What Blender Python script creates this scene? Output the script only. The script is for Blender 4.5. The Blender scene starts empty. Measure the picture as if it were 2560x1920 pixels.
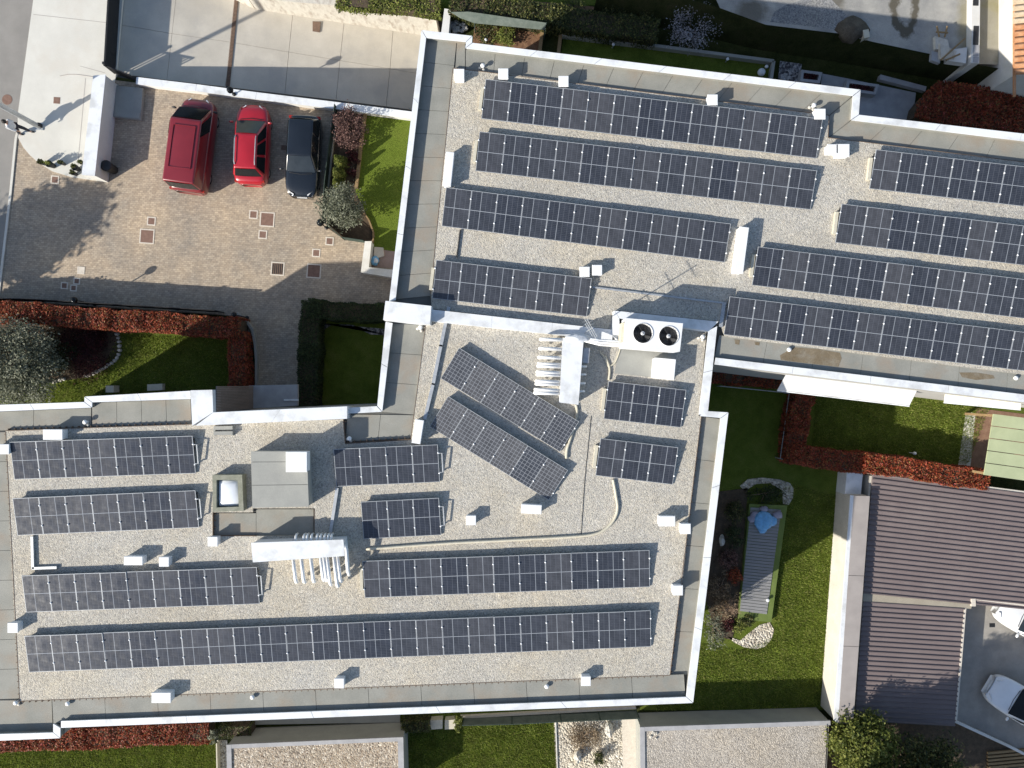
import bpy, math, random
import numpy as np
from mathutils import Vector, Matrix
random.seed(7); RNG = np.random.default_rng(7)
R = math.radians
SC = bpy.context.scene
COL = SC.collection

# ---------------------------------------------------------------- camera, sky, sun, exposure
F, HC = 1774.0, 37.3            # focal length in photo pixels, height of the camera above the court
cam_d = bpy.data.cameras.new('camera'); cam = bpy.data.objects.new('camera', cam_d); COL.objects.link(cam)
cam.location = (0, 0, HC); cam.rotation_euler = (0, 0, 0)
cam_d.sensor_width = 36; cam_d.lens = 36 * F / 2560; cam_d.clip_end = 2000; cam_d.clip_start = .5
SC.camera = cam
SUN_EL, SHADOW_AZ = R(27.5), R(31.2)
world = bpy.data.worlds.new('World'); SC.world = world; world.use_nodes = True
wn = world.node_tree.nodes; wl = world.node_tree.links
sky = wn.new('ShaderNodeTexSky'); sky.sky_type = 'NISHITA'; sky.sun_disc = False
sky.sun_elevation = SUN_EL
sd = Vector((-math.cos(SHADOW_AZ) * math.cos(SUN_EL), -math.sin(SHADOW_AZ) * math.cos(SUN_EL), math.sin(SUN_EL)))
sky.sun_rotation = math.atan2(sd.x, sd.y)
wl.new(sky.outputs[0], wn['Background'].inputs[0]); wn['Background'].inputs[1].default_value = 0.11
sun_d = bpy.data.lights.new('sun', 'SUN'); sun = bpy.data.objects.new('sun', sun_d); COL.objects.link(sun)
sun_d.energy = 4.7; sun_d.angle = R(0.53); sun_d.color = (1, .945, .845)
sun.rotation_euler = (-sd).to_track_quat('-Z', 'Y').to_euler(); sun.location = sd * 60
SC.view_settings.view_transform = 'Standard'; SC.view_settings.look = 'None'
SC.view_settings.exposure = 0.62; SC.view_settings.gamma = 1

# ---------------------------------------------------------------- helpers
def W(u, v, z=0.0):
    k = (HC - z) / F
    return Vector(((u - 1280) * k, (960 - v) * k, z))
def W2(u, v, z=0.0):
    p = W(u, v, z); return (p.x, p.y)
def PX(pts, z): return [W2(u, v, z) for u, v in pts]

class MB:
    def __init__(s): s.v = []; s.f = []
    def add(s, vs, fs):
        o = len(s.v); s.v += [tuple(p) for p in vs]; s.f += [tuple(i + o for i in f) for f in fs]; return s
    def face(s, pts): return s.add(pts, [tuple(range(len(pts)))])
    def prism(s, poly, z0, z1, top=True, bottom=False):
        n = len(poly)
        a = sum(poly[i][0] * poly[(i + 1) % n][1] - poly[(i + 1) % n][0] * poly[i][1] for i in range(n))
        if a < 0: poly = poly[::-1]
        vs = [(x, y, z0) for x, y in poly] + [(x, y, z1) for x, y in poly]
        fs = [(i, (i + 1) % n, n + (i + 1) % n, n + i) for i in range(n)]
        if top: fs.append(tuple(range(n, 2 * n)))
        if bottom: fs.append(tuple(range(n - 1, -1, -1)))
        return s.add(vs, fs)
    def box(s, x, y, z, sx, sy, sz, rz=0.0, bev=0.0):
        c, q = math.cos(rz), math.sin(rz); hx, hy = sx / 2, sy / 2
        def P(a, b, h): return (x + a * c - b * q, y + a * q + b * c, z + h)
        if bev <= 0:
            vs = [P(a, b, h) for h in (0, sz) for a, b in ((-hx, -hy), (hx, -hy), (hx, hy), (-hx, hy))]
            fs = [(3, 2, 1, 0), (4, 5, 6, 7), (0, 1, 5, 4), (1, 2, 6, 5), (2, 3, 7, 6), (3, 0, 4, 7)]
        else:
            e = bev
            vs = []
            for h, d in ((0, 0), (sz - e, 0), (sz, e)):
                vs += [P(a, b, h) for a, b in ((-hx + d, -hy + d), (hx - d, -hy + d), (hx - d, hy - d), (-hx + d, hy - d))]
            fs = [(8, 9, 10, 11), (3, 2, 1, 0)]
            for l in (0, 4):
                fs += [(l + i, l + (i + 1) % 4, l + 4 + (i + 1) % 4, l + 4 + i) for i in range(4)]
        return s.add(vs, fs)
    def tube(s, pts, r, n=8, cap=True):
        pts = [Vector(p) for p in pts]; rs = r if isinstance(r, (list, tuple)) else [r] * len(pts)
        vs = []; fs = []
        for i, p in enumerate(pts):
            t = (pts[min(i + 1, len(pts) - 1)] - pts[max(i - 1, 0)]).normalized()
            a = t.cross(Vector((0, 0, 1)))
            if a.length < .05: a = t.cross(Vector((1, 0, 0)))
            a.normalize(); b = a.cross(t)
            vs += [p + (a * math.cos(2 * math.pi * k / n) + b * math.sin(2 * math.pi * k / n)) * rs[i] for k in range(n)]
        for i in range(len(pts) - 1):
            fs += [(i * n + k, i * n + (k + 1) % n, (i + 1) * n + (k + 1) % n, (i + 1) * n + k) for k in range(n)]
        if cap: fs += [tuple(range(n - 1, -1, -1)), tuple(range(len(vs) - n, len(vs)))]
        return s.add(vs, fs)
    def lathe(s, prof, x=0, y=0, z=0, n=16):
        vs = []; fs = []
        for r, h in prof: vs += [(x + r * math.cos(2 * math.pi * k / n), y + r * math.sin(2 * math.pi * k / n), z + h) for k in range(n)]
        m = len(prof)
        for i in range(m - 1):
            fs += [(i * n + k, i * n + (k + 1) % n, (i + 1) * n + (k + 1) % n, (i + 1) * n + k) for k in range(n)]
        fs += [tuple(range(n - 1, -1, -1)), tuple(range((m - 1) * n, m * n))]
        return s.add(vs, fs)
    def ball(s, x, y, z, r, n=14, sq=1.0):
        prof = [(max(.002, r * math.sin(math.pi * i / 9)), -r * sq * math.cos(math.pi * i / 9)) for i in range(10)]
        return s.lathe(prof, x, y, z, n)
    def blob(s, x, y, z, sx, sy, sz, rough=.25, n=9, m=6, seed=0):
        rr = random.Random(seed); vs = []; fs = []
        for i in range(m + 1):
            a = math.pi * i / m
            for k in range(n):
                q = 1 + rough * (rr.random() - .5) * 2 * (0 < i < m)
                b = 2 * math.pi * k / n
                vs.append((x + sx * q * math.sin(a) * math.cos(b), y + sy * q * math.sin(a) * math.sin(b), z - sz * q * math.cos(a)))
        for i in range(m):
            fs += [(i * n + k, i * n + (k + 1) % n, (i + 1) * n + (k + 1) % n, (i + 1) * n + k) for k in range(n)]
        return s.add(vs, fs)

def mesh_of(mb, name, smooth=False):
    me = bpy.data.meshes.new(name); me.from_pydata(mb.v, [], mb.f); me.update()
    if smooth: me.polygons.foreach_set('use_smooth', [True] * len(me.polygons))
    return me
def link(name, me, m, parent=None):
    o = bpy.data.objects.new(name, me); COL.objects.link(o)
    if me is not None and m is not None and not me.materials: me.materials.append(m)
    if parent is not None:
        o.parent = parent
        top = parent
        while top.parent: top = top.parent
        if parent is top and not parent.get('_local'): o.matrix_parent_inverse = parent.matrix_basis.inverted()
    return o
def build(mb, name, m, parent=None, smooth=False, kind=None):
    o = link(name, mesh_of(mb, name, smooth), m, parent)
    if kind: o['kind'] = kind
    return o
def tag(o, label, cat, group=None):
    o['label'] = label; o['category'] = cat
    if group: o['group'] = group
    return o
def thing(name, label, cat, loc=(0, 0, 0), rz=0.0, group=None, local=False):
    o = bpy.data.objects.new(name, None); COL.objects.link(o); o.empty_display_size = .2
    o.location = loc; o.rotation_euler = (0, 0, rz)
    o.matrix_basis = Matrix.LocRotScale(Vector(loc), Matrix.Rotation(rz, 3, 'Z').to_quaternion(), None)
    if local: o['_local'] = 1
    return tag(o, label, cat, group)
def structure(mb, name, m, parent=None): return build(mb, name, m, parent, kind=None if parent else 'structure')
def inset(poly, d):
    n = len(poly); A = sum(poly[i][0] * poly[(i + 1) % n][1] - poly[(i + 1) % n][0] * poly[i][1] for i in range(n))
    if A < 0: poly = poly[::-1]
    out = []
    for i in range(n):
        p0, p1, p2 = Vector(poly[i - 1]), Vector(poly[i]), Vector(poly[(i + 1) % n])
        d1 = (p1 - p0).normalized(); d2 = (p2 - p1).normalized()
        n1 = Vector((-d1.y, d1.x)); n2 = Vector((-d2.y, d2.x)); b = (n1 + n2)
        b = b / max(.3, b.dot(n1)) if b.length > 1e-6 else n1
        out.append(tuple(p1 + b * d))
    return out
def in_poly(P, poly):
    x, y = P[:, 0], P[:, 1]; r = np.zeros(len(P), bool); n = len(poly)
    for i in range(n):
        x1, y1 = poly[i]; x2, y2 = poly[(i + 1) % n]
        c = ((y1 > y) != (y2 > y)) & (x < (x2 - x1) * (y - y1) / (y2 - y1 + 1e-12) + x1); r ^= c
    return r

# ---------------------------------------------------------------- materials
def base_mat(name, rough=.8, metal=0., spec=.4, coat=0.):
    m = bpy.data.materials.new(name); m.use_nodes = True
    b = m.node_tree.nodes['Principled BSDF']
    b.inputs['Roughness'].default_value = rough; b.inputs['Metallic'].default_value = metal
    b.inputs['Specular IOR Level'].default_value = spec; b.inputs['Coat Weight'].default_value = coat
    return m, m.node_tree.nodes, m.node_tree.links, b
def ramp(N, stops):
    r = N.new('ShaderNodeValToRGB'); e = r.color_ramp.elements
    while len(e) < len(stops): e.new(.5)
    for i, (p, c) in enumerate(stops): e[i].position = p; e[i].color = (*c, 1)
    return r
def noise(N, L, vec, scale, detail=5, rough=.6):
    n = N.new('ShaderNodeTexNoise'); n.inputs['Scale'].default_value = scale; n.inputs['Detail'].default_value = detail
    n.inputs['Roughness'].default_value = rough; L.new(vec, n.inputs['Vector']); return n
def mixc(N, L, mode, fac, a, b):
    x = N.new('ShaderNodeMix'); x.data_type = 'RGBA'; x.blend_type = mode; x.clamp_factor = True
    for s, v in ((x.inputs[0], fac), (x.inputs[6], a), (x.inputs[7], b)):
        if hasattr(v, 'is_linked') or isinstance(v, bpy.types.NodeSocket): L.new(v, s)
        elif isinstance(v, (int, float)): s.default_value = v
        else: s.default_value = (*v, 1)
    return x.outputs[2]
def bump(N, L, b, h, strength, dist=.02):
    n = N.new('ShaderNodeBump'); n.inputs['Strength'].default_value = strength; n.inputs['Distance'].default_value = dist
    L.new(h, n.inputs['Height']); L.new(n.outputs[0], b.inputs['Normal'])
def mapped(N, L, rz=0., sc=(1, 1, 1)):
    g = N.new('ShaderNodeNewGeometry'); m = N.new('ShaderNodeMapping'); L.new(g.outputs['Position'], m.inputs[0])
    m.inputs['Rotation'].default_value = (0, 0, rz); m.inputs['Scale'].default_value = sc
    return m.outputs[0]
def surf(name, c1, c2, scale=3., rough=.85, bmp=.0, bscale=40., metal=0., spec=.4, coat=0., stain=None, sscale=.5, fine=.12, rz=0., sc=(1, 1, 1)):
    """two tones by noise, fine grain, optional large stain tone"""
    m, N, L, b = base_mat(name, rough, metal, spec, coat)
    v = mapped(N, L, rz, sc)
    n = noise(N, L, v, scale); r = ramp(N, [(.3, c1), (.7, c2)]); L.new(n.outputs[0], r.inputs[0])
    out = r.outputs[0]
    if stain:
        n2 = noise(N, L, v, sscale, 4); r2 = ramp(N, [(.5, (0, 0, 0)), (.68, (1, 1, 1))]); L.new(n2.outputs[0], r2.inputs[0])
        out = mixc(N, L, 'MIX', r2.outputs[0], out, stain)
    if fine:
        n3 = noise(N, L, v, bscale, 2); r3 = ramp(N, [(.25, (1 - fine * 2,) * 3), (.75, (1 + fine,) * 3)]); L.new(n3.outputs[0], r3.inputs[0])
        out = mixc(N, L, 'MULTIPLY', 1., out, r3.outputs[0])
        if bmp: bump(N, L, b, n3.outputs[0], bmp)
    L.new(out, b.inputs['Base Color'])
    return m
def pebbles(name, stops, scale, rough=.9, bmp=.6, tint=(.75, 1.1), dist=.03):
    m, N, L, b = base_mat(name, rough, 0, .3); v = mapped(N, L)
    vo = N.new('ShaderNodeTexVoronoi'); vo.inputs['Scale'].default_value = scale; L.new(v, vo.inputs['Vector'])
    s = N.new('ShaderNodeSeparateColor'); L.new(vo.outputs['Color'], s.inputs[0])
    r = ramp(N, stops); L.new(s.outputs[0], r.inputs[0])
    n = noise(N, L, v, .35, 6, .65); r2 = ramp(N, [(.3, (tint[0],) * 3), (.7, (tint[1],) * 3)]); L.new(n.outputs[0], r2.inputs[0])
    o = mixc(N, L, 'MULTIPLY', 1., r.outputs[0], r2.outputs[0])
    n5 = noise(N, L, v, .22, 4, .7); r5 = ramp(N, [(.35, (.98, .98, .97)), (.5, (1.01, .99, .945)), (.66, (1.04, .985, .88))]); L.new(n5.outputs[0], r5.inputs[0])
    o = mixc(N, L, 'MULTIPLY', 1., o, r5.outputs[0])
    n6 = noise(N, L, v, 1.1, 6, .75); r6 = ramp(N, [(.62, (0, 0, 0)), (.80, (.45,) * 3)]); L.new(n6.outputs[0], r6.inputs[0])
    o = mixc(N, L, 'MULTIPLY', r6.outputs[0], o, (.72, .64, .52))
    n4 = noise(N, L, v, 9, 3, .6); r4 = ramp(N, [(.3, (.82, .82, .84)), (.7, (1.12, 1.1, 1.06))]); L.new(n4.outputs[0], r4.inputs[0])
    o = mixc(N, L, 'MULTIPLY', 1., o, r4.outputs[0])
    L.new(o, b.inputs['Base Color'])
    inv = N.new('ShaderNodeMath'); inv.operation = 'SUBTRACT'; inv.inputs[0].default_value = 1; L.new(vo.outputs['Distance'], inv.inputs[1])
    bump(N, L, b, inv.outputs[0], bmp, dist)
    return m
def foliage(name, stops, rough=.6, trans=.25):
    m, N, L, b = base_mat(name, rough, 0, .3)
    g = N.new('ShaderNodeNewGeometry'); r = ramp(N, stops); L.new(g.outputs['Random Per Island'], r.inputs[0])
    n = noise(N, L, g.outputs['Position'], 1.6, 3); r2 = ramp(N, [(.3, (.6, .6, .6)), (.7, (1.2, 1.2, 1.2))]); L.new(n.outputs[0], r2.inputs[0])
    c = mixc(N, L, 'MULTIPLY', 1., r.outputs[0], r2.outputs[0])
    L.new(c, b.inputs['Base Color'])
    t = N.new('ShaderNodeBsdfTranslucent'); L.new(c, t.inputs[0])
    mx = N.new('ShaderNodeMixShader'); mx.inputs[0].default_value = trans
    out = N['Material Output']; L.new(b.outputs[0], mx.inputs[1]); L.new(t.outputs[0], mx.inputs[2]); L.new(mx.outputs[0], out.inputs[0])
    return m
def paving(name, rz):
    m, N, L, b = base_mat(name, .85, 0, .3); v = mapped(N, L, rz)
    # slight waviness so that courses are not ruler straight
    nw = noise(N, L, v, 1.2, 2); vm = N.new('ShaderNodeVectorMath'); vm.operation = 'MULTIPLY_ADD'
    L.new(nw.outputs['Color'], vm.inputs[0]); vm.inputs[1].default_value = (.06, .06, 0); L.new(v, vm.inputs[2])
    t = N.new('ShaderNodeTexBrick'); L.new(vm.outputs[0], t.inputs['Vector'])
    t.inputs['Scale'].default_value = 1.; t.inputs['Brick Width'].default_value = .19; t.inputs['Row Height'].default_value = .10
    t.inputs['Mortar Size'].default_value = .008; t.inputs['Mortar Smooth'].default_value = .3; t.inputs['Bias'].default_value = 0
    t.inputs['Color1'].default_value = (.345, .285, .22, 1); t.inputs['Color2'].default_value = (.47, .395, .305, 1); t.inputs['Mortar'].default_value = (.26, .215, .165, 1)
    n = noise(N, L, v, .45, 5, .6); r2 = ramp(N, [(.32, (.72, .76, .82)), (.7, (1.12, 1.07, 1.0))]); L.new(n.outputs[0], r2.inputs[0])
    o = mixc(N, L, 'MULTIPLY', 1., t.outputs[0], r2.outputs[0])
    n3 = noise(N, L, v, 7, 2); r3 = ramp(N, [(.3, (.85, .84, .85)), (.7, (1.16, 1.14, 1.1))]); L.new(n3.outputs[0], r3.inputs[0])
    o = mixc(N, L, 'MULTIPLY', 1., o, r3.outputs[0])
    L.new(o, b.inputs['Base Color']); bump(N, L, b, t.outputs['Fac'], -.5, .012)
    return m
def lawn(name, c1, c2, c3):
    m, N, L, b = base_mat(name, .95, 0, .1); v = mapped(N, L)
    n = noise(N, L, v, 1.1, 6, .7); r = ramp(N, [(.3, c1), (.5, c2), (.72, c3)]); L.new(n.outputs[0], r.inputs[0])
    n2 = noise(N, L, v, 26, 3, .7); r2 = ramp(N, [(.3, (.45, .45, .45)), (.7, (1.35, 1.35, 1.3))]); L.new(n2.outputs[0], r2.inputs[0])
    L.new(mixc(N, L, 'MULTIPLY', 1., r.outputs[0], r2.outputs[0]), b.inputs['Base Color']); bump(N, L, b, n2.outputs[0], .9, .06)
    return m
def panel_mat(name, cols, rows, w, h, strong, square=False, c_cell=(.030, .033, .041), c_line=(.088, .095, .112), c_strong=(.27, .29, .32)):
    """solar cells: thin gaps between cells, one strong ribbon, one line across the middle"""
    m, N, L, b = base_mat(name, .16, 0, .5)
    tc = N.new('ShaderNodeTexCoord'); s = N.new('ShaderNodeSeparateXYZ'); L.new(tc.outputs['Object'], s.inputs[0])
    def M(op, a, c=0.):
        q = N.new('ShaderNodeMath'); q.operation = op
        for i, x in enumerate((a, c)):
            if isinstance(x, (int, float)): q.inputs[i].default_value = x
            else: L.new(x, q.inputs[i])
        return q.outputs[0]
    def lines(co, n, size, width):      # 1 on a gap line
        f = M('FRACT', M('ADD', M('MULTIPLY', co, n / size), .5))
        return M('LESS_THAN', M('ABSOLUTE', M('SUBTRACT', f, .5)), width * n / size / 2)
    def at(co, pos, width): return M('LESS_THAN', M('ABSOLUTE', M('SUBTRACT', co, pos)), width / 2)
    X, Y = s.outputs[0], s.outputs[1]
    fine = M('MAXIMUM', lines(X, cols, w, .015 if not square else .018), M('MULTIPLY', lines(Y, rows, h, .012 if not square else .018), .55 if not square else 1.))
    oi = N.new('ShaderNodeObjectInfo'); rr = ramp(N, [(0, (.68, .72, .80)), (.5, (1, 1, 1)), (1, (1.45, 1.36, 1.25))]); L.new(oi.outputs['Random'], rr.inputs[0])
    n = noise(N, L, tc.outputs['Object'], 2.2, 2); r0 = ramp(N, [(.3, c_cell), (.7, tuple(x * 1.7 for x in c_cell))]); L.new(n.outputs[0], r0.inputs[0])
    cell = mixc(N, L, 'MULTIPLY', 1., r0.outputs[0], rr.outputs[0])
    c = mixc(N, L, 'MIX', fine, cell, c_line)
    if not square:
        c = mixc(N, L, 'MIX', M('MAXIMUM', M('MULTIPLY', at(X, strong * w, .026), .8), at(Y, h / 2, .026)), c, c_strong)
    L.new(c, b.inputs['Base Color'])
    n2 = noise(N, L, tc.outputs['Object'], 3, 3); r3 = ramp(N, [(.3, (.16,) * 3), (.7, (.30,) * 3)]); L.new(n2.outputs[0], r3.inputs[0]); L.new(r3.outputs[0], b.inputs['Roughness'])
    return m

M_white = surf('white_coated_metal', (.68, .70, .725), (.735, .75, .765), 1.2, .5, spec=.4, stain=(.545, .555, .56), sscale=1.3, fine=.04)
M_whitebox = surf('white_box_paint', (.70, .71, .72), (.76, .765, .77), 2, .5, fine=.02)
M_plaster = surf('white_plaster', (.62, .61, .58), (.71, .70, .665), 1.5, .9, .15, 30, stain=(.60, .57, .50), sscale=.6, fine=.05)
M_facade = surf('facade_render', (.36, .345, .32), (.42, .405, .375), 1.5, .9, .15, 30, fine=.05)
M_plaster_old = surf('weathered_plaster', (.53, .495, .425), (.63, .59, .515), 2.5, .9, .2, 25, stain=(.40, .345, .285), sscale=1.6, fine=.1, sc=(2.5, 1, 1))
M_grav = pebbles('roof_gravel', [(0, (.27, .26, .24)), (.2, (.39, .375, .345)), (.5, (.465, .45, .41)), (.75, (.53, .51, .46)), (.9, (.43, .39, .34)), (1, (.62, .61, .59))], 26, bmp=.45, tint=(.9, 1.08))
M_grav_warm = pebbles('garage_gravel', [(0, (.15, .12, .10)), (.25, (.34, .295, .24)), (.6, (.45, .40, .34)), (.85, (.30, .23, .17)), (1, (.66, .62, .55))], 14, bmp=.9, tint=(.85, 1.1))
M_grav_pale = pebbles('pale_gravel', [(0, (.24, .22, .20)), (.3, (.36, .335, .305)), (.7, (.42, .39, .355)), (1, (.52, .49, .45))], 20, bmp=.7, tint=(.9, 1.08))
M_stones = pebbles('white_pebbles', [(0, (.26, .23, .19)), (.3, (.48, .44, .375)), (.7, (.63, .59, .51)), (1, (.74, .71, .64))], 11, bmp=1., dist=.06)
M_darkpeb = pebbles('grey_pebbles', [(0, (.05, .05, .06)), (.5, (.22, .22, .24)), (1, (.5, .5, .52))], 9, bmp=1., dist=.06)
M_deck = surf('roof_membrane', (.225, .225, .20), (.30, .295, .262), 1.0, .8, .1, 20, stain=(.275, .24, .195), sscale=.7, fine=.05)
M_deck_dark = surf('roof_seam', (.10, .10, .095), (.13, .13, .12), 1, .9)
M_edge = surf('rusty_edging', (.11, .075, .055), (.21, .15, .105), 6, .8)
M_stain = surf('brown_stain', (.15, .115, .07), (.21, .17, .115), 1.6, .8, .1, 20, stain=(.24, .215, .17), sscale=1.4)
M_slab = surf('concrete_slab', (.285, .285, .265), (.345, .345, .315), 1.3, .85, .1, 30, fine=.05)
M_apron = surf('pale_concrete', (.56, .545, .495), (.63, .615, .56), .9, .85, .1, 30, stain=(.57, .54, .48), sscale=.5, fine=.04)
M_ramp = surf('ramp_concrete', (.50, .46, .39), (.60, .555, .475), .8, .85, .15, 30, stain=(.46, .43, .38), sscale=.5, fine=.05, sc=(1, 1, 1))
M_road = surf('worn_asphalt', (.235, .222, .205), (.29, .274, .252), 1.0, .9, .3, 60, stain=(.25, .24, .22), sscale=.4, fine=.10)
M_asph2 = surf('court_asphalt', (.27, .25, .225), (.36, .335, .30), 1.3, .9, .3, 50, stain=(.24, .23, .215), sscale=.7, fine=.1)
M_pave = paving('cobble_paving', R(-3))
M_soil = surf('soil', (.055, .042, .028), (.12, .085, .055), 4, .95, .6, 25, fine=.2)
M_soil_red = surf('red_soil', (.14, .07, .04), (.26, .15, .085), 5, .95, .6, 25, fine=.2)
M_lawn = lawn('lawn_turf', (.072, .10, .014), (.112, .15, .023), (.16, .18, .042))
M_lawn_b = lawn('smooth_turf', (.11, .155, .02), (.135, .185, .027), (.155, .195, .034))
M_rough = lawn('rough_ground', (.022, .028, .010), (.042, .052, .015), (.075, .075, .03))
def yard_mat():
    m, N, L, b = base_mat('yard_gravel', .95, 0, .2); v = mapped(N, L)
    n = noise(N, L, v, .8, 6, .65); r = ramp(N, [(.3, (.25, .245, .235)), (.5, (.345, .335, .31)), (.7, (.44, .42, .38))]); L.new(n.outputs[0], r.inputs[0]); out = r.outputs[0]
    n2 = noise(N, L, v, 2.2, 5, .65)
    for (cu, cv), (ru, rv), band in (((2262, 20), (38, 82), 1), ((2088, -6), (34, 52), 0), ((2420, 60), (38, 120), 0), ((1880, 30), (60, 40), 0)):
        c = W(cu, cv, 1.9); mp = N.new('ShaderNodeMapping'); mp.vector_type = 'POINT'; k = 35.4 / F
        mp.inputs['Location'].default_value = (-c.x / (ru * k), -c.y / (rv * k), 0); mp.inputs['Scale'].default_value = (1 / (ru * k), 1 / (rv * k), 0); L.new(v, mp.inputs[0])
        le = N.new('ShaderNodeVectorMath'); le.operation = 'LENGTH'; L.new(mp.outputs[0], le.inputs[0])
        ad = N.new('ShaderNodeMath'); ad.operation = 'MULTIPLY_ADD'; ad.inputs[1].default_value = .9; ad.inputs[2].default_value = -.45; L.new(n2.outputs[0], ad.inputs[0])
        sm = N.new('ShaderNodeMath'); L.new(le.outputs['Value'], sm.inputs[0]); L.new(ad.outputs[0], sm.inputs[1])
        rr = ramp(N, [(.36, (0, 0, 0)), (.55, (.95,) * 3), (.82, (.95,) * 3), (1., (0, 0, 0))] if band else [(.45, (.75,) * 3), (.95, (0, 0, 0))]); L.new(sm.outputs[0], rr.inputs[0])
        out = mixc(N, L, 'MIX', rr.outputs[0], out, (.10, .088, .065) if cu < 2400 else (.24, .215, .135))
    n3 = noise(N, L, v, 30, 3, .7); r3 = ramp(N, [(.3, (.7,) * 3), (.7, (1.2,) * 3)]); L.new(n3.outputs[0], r3.inputs[0])
    L.new(mixc(N, L, 'MULTIPLY', 1., out, r3.outputs[0]), b.inputs['Base Color']); bump(N, L, b, n3.outputs[0], .4, .04); return m
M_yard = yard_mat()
M_mud = surf('brown_grass', (.07, .055, .04), (.13, .11, .08), 3, .95, .5, 30, fine=.25)
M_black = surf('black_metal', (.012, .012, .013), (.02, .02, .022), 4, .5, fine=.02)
M_dark = surf('dark_plastic', (.02, .02, .022), (.04, .04, .042), 4, .6)
M_green_fence = surf('green_fence', (.03, .05, .04), (.06, .085, .07), 8, .8)
M_net = surf('green_shade_net', (.09, .115, .10), (.15, .175, .155), 3, .95, fine=.1, bscale=60)
M_brownroof = surf('brown_roof_sheet', (.182, .146, .142), (.212, .172, .166), .7, .65, spec=.3, fine=.05, stain=(.235, .195, .182), sscale=.45)
M_brownrib = surf('brown_roof_rib', (.13, .104, .104), (.165, .133, .131), .9, .6, fine=.03)
M_cream = surf('cream_render', (.56, .525, .455), (.65, .615, .545), 1.5, .9, .1, 30)
M_greycap = surf('grey_coping', (.30, .27, .255), (.37, .335, .315), 1.2, .7, fine=.04)
M_greystone = surf('grey_coping_stone', (.30, .30, .31), (.40, .40, .41), 2, .8, fine=.06)
M_wood = surf('timber', (.20, .13, .06), (.33, .23, .12), 6, .85, sc=(1, 6, 1))
M_clad = surf('timber_cladding', (.17, .135, .115), (.26, .21, .18), 3, .8, sc=(1, 1, .1))
M_rust = surf('rusty_iron', (.13, .085, .06), (.20, .13, .09), 6, .8, .2, 40, fine=.1)
M_cover = surf('brown_cover', (.17, .10, .075), (.24, .145, .11), 6, .85, .2, 40, fine=.1)
M_frame = surf('cover_frame', (.58, .52, .44), (.68, .62, .53), 5, .85)
M_alu = surf('aluminium', (.30, .32, .345), (.39, .41, .435), 3, .6, metal=.2, fine=.03)
M_galv = surf('galvanised', (.42, .44, .46), (.56, .58, .60), 5, .5, metal=.5)
M_clamp = surf('clamp_cap', (.80, .81, .83), (.86, .87, .88), 8, .3)
M_hose = surf('beige_conduit', (.52, .48, .38), (.60, .56, .45), 6, .8)
M_pipe = surf('white_pipe', (.84, .83, .80), (.90, .89, .86), 6, .5)
M_foil = surf('grey_foil', (.55, .58, .62), (.72, .74, .77), 5, .4, .3, 12)
M_awn = surf('awning_fabric', (.56, .56, .55), (.62, .62, .61), 2, .9, .1, 50, fine=.02)
M_awn2 = surf('cream_awning', (.85, .80, .62), (.89, .85, .68), 2, .9, fine=.02)
M_sage = surf('sage_panel', (.36, .40, .24), (.42, .46, .28), 1.5, .75, fine=.03)
M_gdeck = surf('grey_board', (.20, .20, .205), (.28, .28, .285), 4, .8, sc=(.3, 4, 1))
M_gpaint = surf('green_border', (.11, .155, .035), (.145, .19, .05), 2, .9, fine=.08)
M_blue = surf('blue_plastic', (.14, .37, .64), (.18, .44, .72), 2, .35, .3, 6)
M_lilac = surf('grey_cloth', (.26, .25, .32), (.36, .35, .42), 4, .9)
M_rock = surf('pale_rock', (.50, .47, .41), (.70, .67, .60), 7, .9, .4, 25, fine=.1)
M_rubber = surf('tyre_rubber', (.015, .015, .015), (.03, .03, .03), 8, .9)
M_glassdk = surf('car_glass', (.008, .010, .012), (.014, .017, .02), 2, .08, spec=.22, fine=0)
M_glassbl = surf('windscreen_glass', (.016, .022, .028), (.03, .038, .047), 1.5, .08, spec=.4, fine=0)
M_rim = surf('wheel_rim', (.35, .36, .37), (.5, .5, .51), 5, .35, metal=.7)
M_lamp = surf('headlight', (.6, .62, .64), (.75, .77, .79), 6, .15, spec=.6)
M_tail = surf('tail_light', (.30, .015, .012), (.4, .03, .02), 6, .2)
M_dome = surf('skylight_dome', (.70, .73, .76), (.82, .84, .86), 1.5, .18, spec=.6, fine=0)
M_curb = surf('skylight_curb', (.20, .205, .155), (.29, .29, .23), 5, .8, fine=.1)
M_bark = surf('bark', (.10, .075, .05), (.19, .15, .11), 9, .95, .5, 20)
M_twig = surf('dry_twig', (.22, .15, .10), (.36, .26, .19), 9, .95)
M_terra = surf('terracotta', (.42, .17, .07), (.58, .33, .18), 4, .85)
def paint(name, c, r=.28): return surf(name, tuple(x * .92 for x in c), tuple(x * 1.06 for x in c), 1.5, r, spec=.5, coat=.7, fine=0)
M_vanred = paint('van_red', (.185, .016, .022)); M_carred = paint('car_red', (.36, .012, .022)); M_carnavy = paint('car_navy', (.009, .012, .017), .22); M_carwhite = paint('car_white', (.74, .75, .76))
L_red = foliage('photinia_leaves', [(0, (.05, .035, .015)), (.2, (.15, .035, .016)), (.5, (.34, .06, .025)), (.75, (.40, .085, .035)), (.9, (.25, .17, .05)), (1, (.52, .10, .095))])
L_green = foliage('hedge_leaves', [(0, (.012, .02, .008)), (.5, (.035, .055, .018)), (1, (.07, .095, .03))])
L_olive = foliage('olive_leaves', [(0, (.06, .07, .04)), (.4, (.15, .165, .11)), (.75, (.23, .24, .17)), (1, (.36, .37, .28))])
L_bright = foliage('fresh_leaves', [(0, (.05, .07, .012)), (.5, (.14, .17, .03)), (1, (.27, .28, .07))])
L_dark = foliage('evergreen_leaves', [(0, (.02, .03, .010)), (.5, (.055, .07, .02)), (.85, (.12, .13, .035)), (1, (.21, .19, .06))])
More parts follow.
